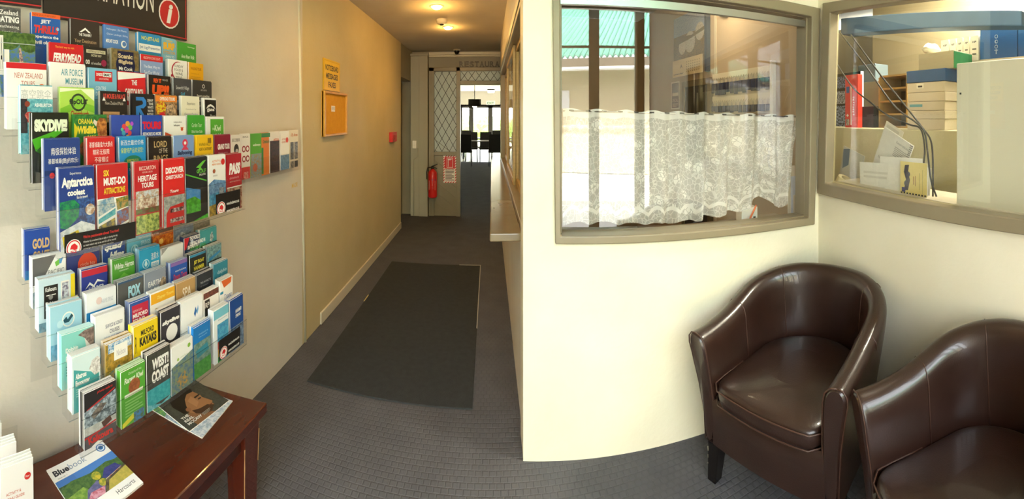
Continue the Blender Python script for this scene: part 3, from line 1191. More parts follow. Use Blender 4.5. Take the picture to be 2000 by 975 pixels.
# element codes: ('R',u0,v0,u1,v1,c[,c2]) ('T',u0,v0,u1,v1,text,c[,bold,italic]) ('C',u,v,r,c[,c2]) ('Y',[(u,v)..],c[,c2]) ('L',u0,v0,u1,v1,n,c)
UP = [
 [(-30, 41, 12, 'grey jet boat photo leaflet with white heading', ('6d6c68', '4c4c4a'), [('T',.05,.08,.92,.2,'New Zealand',W_,.01),('T',.2,.24,.95,.40,'BOATING',W_,.04),('T',.02,.46,.95,.56,'with breathtaking',W_),('T',.1,.6,.9,.7,'alpine scenery',W_),('C',.45,.86,.13,'f0701c',None,)]),
  (63, 119, 26, 'blue leaflet with a red scrawled heading under an orange strip', '2460b0', [('R',0,0,1,.13,'ee6a32'),('T',.05,.03,.85,.1,'NEW ZEALAND\'S BEST','a84a20'),('T',.3,.2,.66,.34,'JET',W_,.04),('T',.08,.38,.93,.63,'THRILLS','e03a2c',.05,.2),('T',.05,.68,.92,.8,'Experience the',W_,.03),('T',.05,.85,.75,.96,'thrill of the',W_,.03),('C',.9,.45,.05,L_)]),
  (138, 195, 40, 'black leaflet with a white mountain emblem and tan script', '3a302a', [('Y',[(.3,.34),(.5,.2),(.7,.34),(.62,.34),(.5,.26),(.38,.34)],W_),('T',.28,.37,.72,.45,'THE TANNERY',W_,.02),('T',.14,.54,.88,.64,'Your Destination','cfae86'),('T',.2,.7,.8,.8,'for Premium','cfae86'),('T',.16,.85,.84,.94,'Boutique Dining','cfae86')]),
  (205, 252, 52, 'sky blue leaflet on flights over a snowy mountain', '5a86c6', [('T',.08,.08,.9,.16,'Helicopter | Ski Planes','dfe8f6'),('T',.08,.24,.95,.32,'Glacier Landings | Skiing','dfe8f6'),('T',.05,.44,.55,.56,'MOUNT COOK',W_,.03),('C',.78,.55,.12,W_),('C',.8,.54,.08,'5a86c6'),('Y',[(0,.78),(.3,.7),(.6,.82),(.8,.74),(1,.84),(1,1.6),(0,1.6)],'d9d4c4','9a8f78')]),
  (272, 315, 66, 'leaflet on jet lag prevention with yellow heading on blue', '2f8fc8', [('T',.12,.1,.92,.26,'NO-JET-LAG','e6d83c',.03),('R',.0,.36,1,.6,W_),('T',.05,.42,.95,.54,'Jet Lag Prevention','3a6aa0',.01),('R',.12,.66,.9,.95,'2c8a96'),('T',.2,.72,.8,.86,'NO-JET-LAG','cfd23c',.02)]),
  (313, 345, 75, 'pale blue leaflet with big orange SURF lettering', '7fb6cc', [('T',.1,.2,.9,.58,'SURF','f0b428',.07),('T',.3,.08,.75,.16,'the','f0b428',.02),('T',.1,.64,.92,.78,'LYTTELTON','d89a28',.03),('T',.2,.86,.85,.96,'LEARN TO',W_)]),
  (347, 384, 84, 'green topped river walk leaflet with pale lower half', '46a038', [('T',.55,.1,.92,.17,'heritage',W_),('T',.2,.42,.9,.56,'Avon River Walk','e8f4dc',.01,.2),('R',0,.72,1,2.2,'dfe4dc','b9c4c4')])],
 [(0, 70, 63, 'tree climbing photo leaflet with a white letter strip', ('4a76c0', '6a8a4c'), [('C',.25,.12,.35,'5f7c3a','3c5a2a'),('C',.82,.2,.3,'5c7a38','3d5826'),('R',0,.1,.1,1.1,'ece9e0'),('T',.02,.15,.08,.95,'A','2a2a2a'),('R',.12,.45,.26,1.0,'ece9e0'),('Y',[(.52,.4),(.58,.4),(.66,.8),(.74,1.0),(.6,1.0),(.55,.8)],'d8b89a','5a4a70'),('R',.0,.28,1,.295,'cfd4dc')]),
  (97, 163, 86, 'red heritage park leaflet with white slanted lettering', 'cf1f28', [('T',.16,.06,.72,.13,'The best way to visit','f0c050'),('T',.1,.24,.93,.46,'FERRYMEAD',W_,.05,.25),('T',.5,.44,.92,.58,'Heritage',W_,.02,.2),('T',.55,.56,.85,.7,'Park',W_,.02,.2),('R',0,.78,1,.9,'e8ded6')]),
  (160, 211, 93, 'dark leaflet with a cream band and factory shop heading', '2e2824', [('R',.1,.08,.92,.2,'d8cfae'),('T',.14,.1,.88,.18,'SHEEPSKIN & FOOTWEAR','3a3328',.01),('T',.3,.24,.74,.32,'FACTORY SHOP','d8cfae',.02),('T',.06,.44,.24,.6,'00','e8e4da',.04),('T',.3,.5,.72,.6,'ml woollies','e8e4da'),('C',.84,.52,.12,'9a1f4a'),('C',.45,.85,.12,'c99a78'),('C',.85,.85,.14,'e6d6c8')]),
  (220, 272, 97, 'brown and blue leaflet with a round navy badge on scenic flights', ('8f7a4c', '6e6040'), [('R',.0,.6,1,1.2,'4a6aa8'),('C',.5,.45,.36,'191d46'),('R',.2,.05,.8,.45,'191d46'),('T',.22,.12,.76,.26,'Scenic','d8c49c',.04),('T',.22,.3,.76,.44,'flights','d8c49c',.04),('T',.24,.5,.76,.61,'Mt Cook',W_,.03),('T',.22,.64,.78,.74,'& glaciers',W_,.03)]),
  (276, 319, 108, 'lilac blue leaflet under a red strip, with a small helicopter', '8ea6d2', [('R',0,0,1,.2,'d42a2c'),('T',.12,.06,.88,.14,'HELICOPTER SCENIC FLIGHTS','f0d8d0'),('T',.12,.34,.86,.46,'The Best Way to','eef2fa',.01),('T',.14,.52,.82,.64,'See Our World','eef2fa',.01),('R',.15,.86,.95,.875,'4a4a58'),('C',.6,.95,.08,'4a4a58')]),
  (331, 367, 117, 'white leaflet with a red circle of dark lettering', 'f2efe6', [('C',.5,.42,.36,'b4243c'),('C',.54,.42,.34,'f2efe6'),('T',.3,.18,.78,.28,'SUNDAY','3c3430'),('T',.3,.32,.76,.42,'FOOD &','3c3430'),('T',.34,.46,.74,.56,'WINE','3c3430'),('T',.36,.6,.74,.7,'TRAIL','3c3430'),('C',.15,.6,.05,'b4243c'),('R',.05,.9,.95,1.2,'6a4a3a','3c3a38')]),
  (368, 398, 123, 'plain amber yellow walking tours leaflet', 'eaaa18', [('T',.14,.2,.86,.33,'WALKING TOURS','b0661c',.02),('T',.14,.45,.7,.52,'christchurch','c48218'),('L',.14,.62,.8,.85,3,'d69a1a')])],
 [(13, 92, 123, 'white tours leaflet under a red band, orange spot on its right', W_, [('R',0,0,1,.13,'d4242c'),('T',.2,.22,.9,.34,'NEW ZEALAND','c46a5a'),('T',.36,.4,.7,.52,'TOURS','c46a5a'),('C',.87,.56,.1,'ee6a20'),('T',.56,.6,.66,.68,'&','c46a5a'),('T',.3,.75,.86,.88,'高空跳伞','b8b4b0')]),
  (99, 168, 125, 'white museum leaflet with teal capitals and a red corner tag', W_, [('T',.3,.12,.92,.28,'AIR FORCE','58a0b0',.01),('T',.42,.34,.92,.49,'MUSEUM','58a0b0',.01),('T',.55,.54,.92,.6,'of New Zealand','8ab4bc'),('Y',[(.55,.68),(1,.68),(1,.8),(.6,.8)],'cf2a30'),('T',.62,.71,.96,.77,'FREE ENTRY',W_,.02)]),
  (174, 229, 135, 'light blue centre directory leaflet with a red label', '7fbfdc', [('R',.22,.06,.84,.36,'d4282c'),('R',.5,.1,.8,.22,W_),('T',.27,.12,.48,.2,'DRESS',W_,.03),('T',.52,.12,.79,.2,'SMART','2a2a2a',.03),('T',.36,.26,.7,.31,'OUTLET SHOPPING',W_),('T',.24,.5,.6,.61,'CENTRE','e6f2f8',.01),('T',.24,.66,.8,.77,'DIRECTORY','e6f2f8',.01),('R',.8,.76,.95,.9,'d4282c')]),
  (232, 286, 142, 'red leaflet with a white swoosh and slanted city lettering', 'd4222a', [('Y',[(0,0),(1,0),(1,.1),(0,.22)],W_),('Y',[(0,.62),(.0,.5),(1,.95),(1,1.1)],W_),('T',.48,.2,.68,.34,'THE',W_,.03),('T',.25,.44,.9,.64,'CHRISTCHURCH',W_,.04,-.1),('R',0,.9,1,1.3,'eee6dc')]),
  (293, 335, 148, 'black leaflet with big orange exclaiming capitals', '231d1a', [('T',.2,.1,.56,.24,'REV IT','ee5a20',.04),('T',.12,.3,.92,.66,'UP!!','ee5a20',.08,.1),('T',.6,.1,.86,.16,'MADNESS','d8d4cc'),('R',0,.74,1,1.1,'9a9a34','4a4a20')]),
  (341, 375, 155, 'dark grey leaflet with white script and a blue word', '45464a', [('T',.12,.26,.86,.44,'Snowdrift Village','e4e4e4',0,.2),('T',.38,.5,.62,.62,'Golf','4aa8d8',.02),('Y',[(0,.86),(.5,.76),(1,.88),(1,1.2),(0,1.2)],'6a9ac8')]),
  (376, 414, 159, 'charcoal leaflet with a small emblem and three white lines', '3a3836', [('C',.55,.17,.07,'e0dcd4'),('C',.55,.17,.045,'3a3836'),('T',.4,.28,.72,.33,'ARTS CENTRE','d8d4cc'),('T',.2,.46,.86,.57,'Expert something','eae6de',.01),('T',.22,.62,.84,.73,'special when you','eae6de',.01),('T',.3,.78,.8,.88,'visit with us','eae6de')])],
 [(41, 104, 168, 'teal skydivers leaflet below large pale characters', ('7cc4cc', '4a9aac'), [('R',0,0,1,.36,'f2f2ee'),('T',.02,.1,.95,.36,'高空跳伞','c2c6c4'),('R',0,.36,.2,1.3,'3d3a40','2c2a2e'),('T',.42,.48,.98,.58,'ASHBURTON','f2f6f6',.03),('C',.26,.86,.15,'b8403c','d89080'),('C',.2,.5,.08,'8a4030'),('C',.75,.82,.08,'5a6a80','8a4a48'),('Y',[(.05,.7),(.2,.95),(.1,1.2),(0,1.0)],'3d3a40')]),
  (118, 185, 173, 'lime green leaflet with a dark ring and red script', 'b4dc5c', [('Y',[(0,.1),(.6,.02),(1,.3),(1,.0),(0,0)],'eef6d0'),('Y',[(0,.5),(.5,.3),(1,.42),(1,.6),(.5,.45),(0,.72)],'86c83c'),('C',.52,.34,.22,'3a4a30'),('C',.52,.34,.17,'8ccc40'),('T',.26,.26,.8,.42,'flipOUT','2e3a2c',.04),('T',.3,.54,.82,.7,'Christchurch','c03a30',.02,.15),('R',.4,.71,.78,.75,'c03a30')]),
  (197, 249, 180, 'black leaflet with red heading and a tan panel, a hand below', '2a2420', [('T',.1,.05,.92,.2,'US MOUSE & PALACE','d84a40',.03),('Y',[(.06,.26),(.12,.14),(.18,.26)],W_),('Y',[(.82,.26),(.88,.14),(.94,.26)],W_),('T',.16,.28,.84,.38,'New Zealand Made','cfc4b8'),('R',.08,.58,.7,.9,'c89a6c'),('T',.14,.64,.62,.7,'Natural Fibres','4a3828'),('T',.14,.76,.62,.82,'Any Size','4a3828'),('C',.84,.78,.12,'e0b8a0')]),
  (259, 302, 184, 'black leaflet with a large blue letter R', '221f20', [('Y',[(.16,.1),(.5,.1),(.62,.22),(.62,.38),(.5,.48),(.36,.48),(.62,.84),(.46,.84),(.3,.6),(.3,.84),(.16,.84),(.16,.42),(.44,.36),(.48,.3),(.44,.22),(.16,.22)],'2f7cc8'),('T',.68,.16,.95,.25,'DRAW','e6e2da',.02),('T',.72,.28,.95,.37,'THE','e6e2da',.02),('T',.68,.40,.95,.49,'WHITE','e6e2da',.02),('T',.68,.52,.95,.61,'WATER','e6e2da',.02),('T',.66,.64,.95,.72,'RAFTING','e6e2da',.02)]),
  (305, 347, 187, 'colourful offroad tours leaflet with flowers and riders', ('b08a5c', '6a4a34'), [('R',0,0,1,.2,'ee8a30'),('T',.2,.05,.9,.16,'OFFROAD TOURS',W_,.03),('C',.25,.42,.24,'e6d02c','c84a2c'),('C',.3,.7,.16,'e02c34'),('C',.7,.5,.25,'6a5a4c','d8b48c'),('C',.75,.8,.1,'e6c23c'),('Y',[(0,.9),(1,.95),(1,1.3),(0,1.3)],'f0e8e0')]),
  (356, 391, 189, 'cream country gardens leaflet with thin script', 'efe9d0', [('T',.3,.2,.75,.34,'Experience','6a6450',0,.2),('T',.22,.44,.8,.5,'Christchurch City','8a8470'),('T',.15,.6,.9,.72,'Country Gardens','8098b4'),('R',0,.82,1,1.2,'e0dcc0')]),
  (399, 424, 193, 'white edged black leaflet with a white meeting house logo', W_, [('R',.1,.05,.98,1.3,'1c1a1a'),('Y',[(.18,.5),(.34,.32),(.55,.26),(.8,.36),(.92,.52),(.78,.44),(.55,.36),(.36,.42)],W_),('T',.26,.44,.82,.66,'gjane',W_,.03),('T',.5,.76,.9,.92,'Maori','d8d4cc')])],
 [(63, 135, 221, 'black skydiving leaflet with arched white lettering and green rays', '22261c', [('Y',[(.0,.62),(.75,.38),(.85,.44),(.1,.9)],'4fae28'),('Y',[(.1,.9),(.5,.55),(.6,.6),(.3,1.0)],'2f6a1c'),('T',.06,.14,.96,.44,'SKYDIVE!','eaf4d8',.08),('C',.62,.82,.16,'d8902c','b03a28'),('C',.85,.72,.13,'8a2c20','d8702c'),('C',.5,.9,.1,'e0b040')]),
  (145, 209, 224, 'green wildlife park leaflet with a giraffe head', ('3f8a3c', '2c6a34'), [('T',.12,.1,.56,.24,'ORANA','f0d840',.02),('T',.1,.28,.66,.48,'Wildlife','f0d840',.05,.1),('T',.4,.52,.66,.64,'PARK','f0d840',.03),('Y',[(.66,.2),(.78,.08),(.95,.1),(1,.2),(1,.7),(.9,.78),(.78,.75),(.7,.45)],'d08a44','8a4c24'),('Y',[(.6,.12),(.7,.18),(.66,.3),(.56,.2)],'e8dccc'),('C',.84,.7,.1,'ecd8c4'),('C',.35,.85,.2,'b8703c','8a5040'),('Y',[(.0,.2),(.12,.35),(.04,.6),(0,.6)],'d8c820')]),
  (220, 274, 225, 'blue leaflet with a cluster of coloured dots', '3450b0', [('C',.42,.32,.08,'d8484c'),('C',.55,.24,.08,'e0a040'),('C',.64,.34,.08,'6ab44c'),('C',.52,.42,.08,'d04a9c'),('C',.4,.5,.07,'4ab0d0'),('C',.62,.5,.07,'d8484c'),('C',.7,.24,.06,'b04ad0'),('C',.54,.6,.06,'e0a040'),('C',.34,.4,.05,'5ac0a0'),('C',.5,.72,.045,'d8484c'),('T',.3,.80,.76,.92,'Re:START',W_,.02)]),
  (275, 317, 225, 'royal blue leaflet with red TOURS lettering', '2a4eb0', [('T',.06,.22,.95,.5,'TOURS','dc2038',.07),('T',.06,.6,.96,.72,'SEE MORE DO MORE',W_,.04,.2),('R',0,.95,1,1.3,'4a78c8')]),
  (322, 364, 227, 'white helicopter leaflet with a red swoosh over hills', W_, [('T',.42,.16,.8,.23,'independent','5a4a48'),('T',.42,.26,.7,.34,'helicopters','3a3432',.02),('C',.8,.42,.06,'d85a30'),('R',.72,.36,.9,.375,'d85a30'),('Y',[(.02,.5),(.5,.66),(1,.7),(1,.74),(.5,.74),(.02,.62)],'d4582c'),('Y',[(0,.78),(.4,.72),(1,.84),(1,1.3),(0,1.3)],'7a8a6a','5c6a58')]),
  (368, 401, 227, 'mid green town guide leaflet with white script', '44a436', [('T',.22,.26,.82,.42,'Garden Tour','dff0d4',0,.2),('T',.2,.54,.84,.65,'Official Visitor Guide','dff0d4',.01),('R',0,.9,1,1.2,'3a8c30')]),
  (404, 439, 228, 'white leaflet with a green square of white wildlife lettering', 'f2f2ea', [('R',.22,.08,.96,1.25,'56a832'),('T',.45,.28,.8,.5,'Kiwi','e4f0d4',.02),('T',.32,.36,.44,.46,'the','e4f0d4'),('T',.3,.58,.86,.8,'Wildlife','e4f0d4',.01),('R',.3,.84,.86,.87,'e4f0d4')])],
 [(88, 158, 272, 'navy leaflet with white Chinese lettering above coloured figures', '2a4488', [('T',.18,.2,.88,.38,'南极探险体验',W_),('T',.1,.46,.94,.6,'基督城最[酷]的欢乐!',W_),('R',0,.74,1,.85,'1f3468'),('C',.2,.86,.07,'d03c3c'),('C',.4,.86,.06,'4a8ac0'),('C',.72,.82,.07,'e6e2e0'),('C',.88,.85,.06,'d0b03c'),('C',.55,.9,.06,'d04a9c')]),
  (171, 225, 269, 'red leaflet with three lines of white Chinese lettering', 'd42a2a', [('T',.08,.12,.92,.28,'基督城最佳六大景点',W_),('T',.2,.34,.8,.5,'精彩无极限',W_),('T',.26,.56,.76,.72,'不容错过',W_),('R',0,.82,1,1.2,'d8c0a0','8a6a4a')]),
  (234, 286, 268, 'bright blue leaflet with white and yellow Chinese lettering', '1f8fd0', [('T',.06,.08,.92,.23,'新西兰最优价格',W_),('T',.06,.3,.9,.45,'保健特产品欢迎您!','d8e23c'),('C',.5,.72,.34,'1f7a60',None,.2),('T',.28,.62,.72,.73,'新西兰好手信','f0e03c'),('T',.35,.88,.66,.95,'Best Deal',W_)]),
  (291, 336, 268, 'black leaflet with gold lettering on a film ring tour', '241c18', [('T',.24,.12,.8,.32,'LORD','c8ac78',.02),('T',.45,.36,.82,.5,'OF THE','d8ccb8'),('T',.22,.56,.84,.78,'RINGS','c8ac78',.02),('R',.2,.84,.9,.9,'8a7450')]),
  (341, 379, 266, 'pale blue ballooning leaflet with a red and white balloon', '7f9fd0', [('C',.55,.24,.14,'e0405c'),('C',.55,.24,.06,W_),('Y',[(.36,.48),(.74,.48),(.6,.34),(.5,.34)],'d8405c'),('T',.16,.5,.92,.68,'Ballooning','24305c',.04,.2),('T',.3,.7,.86,.84,'Canterbury','d03a5c',.03,.2)]),
  (385, 417, 265, 'golden yellow leaflet above a glowing field', 'f0c020', [('T',.14,.28,.86,.4,'WAIPARA VALLEY','6a4a14',.01),('T',.14,.46,.92,.58,'NORTH CANTERBURY','6a4a14',.02),('R',.66,.1,.88,.3,'8a6a1c'),('R',0,.72,1,1.0,'f4e088','d8a030'),('C',.5,.92,.12,'fff6c0'),('R',0,1.0,1,1.5,'8a7a3c','4a5a2c')]),
  (421, 451, 264, 'maroon grand tour leaflet with white capitals', '8c1c34', [('T',.16,.34,.94,.56,'GRAND TOUR',W_,.05,.1),('T',.2,.66,.8,.73,'Historic country','dcb4bc'),('T',.2,.78,.9,.85,'Wellington to Auckland','dcb4bc'),('R',0,1.0,1,1.03,'6c1426')])],
 [(118, 186, 328, 'navy leaflet with white Antarctica heading over a green picture', '27418c', [('T',.3,.1,.62,.18,'Experience',W_),('T',.06,.22,.96,.46,'Antarctica',W_,.05),('T',.2,.42,.3,.5,'the',W_,.02),('T',.22,.52,.72,.67,'coolest',W_,.05),('T',.48,.68,.8,.76,'fun in town!',W_,.02),('Y',[(0,.8),(.4,.76),(.55,.9),(.52,1.2),(.2,1.45),(0,1.4)],'2c9a58','1f6a60'),('Y',[(.4,.76),(1,.74),(1,1.5),(.55,1.4),(.52,1.2),(.58,.9)],'3c68b0','2c3c6c'),('C',.86,1.05,.14,'e8e2d8','b48a6a'),('Y',[(0,1.5),(.6,1.3),(1,1.45),(1,2.1),(0,2.1)],'e8ecf0','c4ccd4'),('Y',[(.05,1.62),(.5,1.5),(.62,1.75),(.55,1.85),(.1,1.9)],'e6cc20'),('Y',[(.1,1.62),(.42,1.54),(.48,1.7),(.14,1.76)],'3a4048'),('C',.2,1.9,.07,'2a2a2a'),('C',.5,1.84,.07,'2a2a2a')]),
  (192, 252, 321, 'red topped leaflet on six attractions above tilted photos', 'c82828', [('T',.2,.14,.38,.3,'SIX','f0d838',.03),('T',.2,.34,.92,.54,'MUST-DO',W_,.05),('T',.2,.6,.9,.76,'ATTRACTIONS','f0d838',.03),('R',0,.86,1,2.3,W_),('Y',[(.02,.9),(.5,.84),(.56,1.1),(.02,1.3)],'6a98b8','c4ccc8'),('Y',[(.58,.9),(1,.86),(1,1.14),(.62,1.2)],'c89a4c','5a7a3c'),('Y',[(.02,1.36),(.56,1.14),(.56,1.3),(.02,1.48)],'2c9ab0','60b8c0'),('Y',[(.6,1.24),(1,1.16),(1,1.5),(.6,1.62)],'8a4030','5a78b4'),('Y',[(.02,1.54),(.54,1.38),(.56,1.66),(.02,1.82)],'50545c','b8a040'),('Y',[(.6,1.68),(1,1.56),(1,1.95),(.6,2.05)],'a07a58','46544c')]),
  (265, 312, 317, 'red heritage tours leaflet with a house and garden photo', 'c6262c', [('T',.18,.12,.86,.24,'RICCARTON','f0dcd0',.01),('T',.3,.28,.72,.33,'HOUSE & BUSH','f0dcd0'),('T',.12,.4,.9,.58,'HERITAGE',W_,.03),('T',.26,.62,.76,.78,'TOURS',W_,.03),('R',.02,.86,.98,1.5,'cfd8e0','b89878'),('Y',[(.1,1.3),(.1,1.1),(.3,.96),(.5,1.12),(.9,1.15),(.9,1.4),(.1,1.4)],'e8dcc8','a06a50'),('R',.02,1.4,.98,1.56,'5a7a3c','7a3c34'),('R',.02,1.6,.98,2.15,'c2cc6c','5c7a34'),('R',0,2.15,1,2.2,'b41c24'),('T',.1,2.22,.95,2.3,'Open Tours 2pm Sunday to Friday','f0dcd0'),('L',.1,2.34,.9,2.6,4,'e0a8a0')]),
  (320, 361, 311, 'red discovery tours leaflet with a red double decker bus', 'e02a28', [('T',.1,.26,.96,.46,'DISCOVER',W_,.05),('T',.1,.52,.92,.65,'CHRISTCHURCH',W_,.03),('T',.3,1.0,.7,1.1,'Tours',W_,.02,.2),('R',0,1.2,1,3,'b8bab4','8a9490'),('Y',[(.12,1.75),(.3,1.55),(.95,1.48),(.98,2.2),(.3,2.4),(.12,2.3)],'d02424'),('R',.3,1.62,.94,1.75,'5a2a2c','c8c0bc'),('R',.3,1.95,.94,2.08,'5a2a2c','c8c0bc'),('C',.3,2.36,.09,'221c1c'),('C',.8,2.24,.08,'221c1c'),('R',0,2.45,1,3,'8c8c88'),('C',.7,2.5,.14,W_)]),
  (361, 406, 308, 'black golf leaflet with a green arrow logo and fairway panels', '25282a', [('Y',[(.48,.3),(.8,.12),(.95,.1),(.7,.3),(.78,.42),(.66,.38),(.56,.44),(.62,.32)],'6cc444'),('T',.5,.36,.94,.48,'GOLF','6cc444',.02),('T',.62,.5,.92,.56,'SIMULATOR',W_),('Y',[(.0,.44),(.96,.72),(.96,.76),(0,.48)],'5ab83c'),('Y',[(.02,.85),(.66,.98),(.66,1.62),(.02,1.62)],'5a98d0','3c8ad0'),('Y',[(.02,1.2),(.4,1.15),(.66,1.3),(.66,1.62),(.02,1.62)],'58b43c','3a8a30'),('Y',[(.3,1.9),(1,1.75),(1,2.05),(.4,2.1)],'5ac438','3c9a2c'),('Y',[(0,1.95),(.3,1.9),(.4,2.1),(0,2.2)],'a48a60'),('T',.14,2.3,.6,2.42,'THE WORLD\'S',W_,.03),('T',.14,2.46,.84,2.58,'LEADING BRAND IN',W_,.03),('T',.14,2.62,.86,2.72,'GOLF SIMULATION','4a9a3c',.03)]),
  (407, 441, 304, 'white leaflet with a red spot above a blue hill view', W_, [('T',.2,.16,.7,.24,'ACTIVITY &',O_,.01),('T',.2,.28,.7,.35,'MENU GUIDE',O_,.01),('C',.84,.25,.12,'d8302c'),('C',.3,.56,.08,'b0603c'),('R',.24,.7,.5,.76,'d8d4d0'),('Y',[(0,1.0),(.3,.86),(1,.98),(1,1.4),(0,1.4)],'7aa4cc','5078a8'),('Y',[(0,1.4),(1,1.3),(1,1.7),(0,1.8)],'58a8d0','3c78a0'),('R',.6,1.2,.9,1.8,'6a6c78','a8b0b8'),('Y',[(0,1.8),(1,1.7),(1,3),(0,3)],'c8a040','6a6238')]),
  (442, 473, 301, 'dark red pass leaflet with bold white slanted heading', 'b0202c', [('T',.16,.34,.92,.78,'PASS',W_,.07,.2),('T',.2,.86,.8,.95,'christchurch','e8c0c0'),('T',.2,1.0,.9,1.07,'attractions','e8c0c0'),('R',.02,1.24,.98,1.28,W_),('R',.02,1.28,.98,2.6,'8a4a3c','c8b498'),('R',.1,1.7,.9,2.2,'b8282c','4a3a38')])],
]
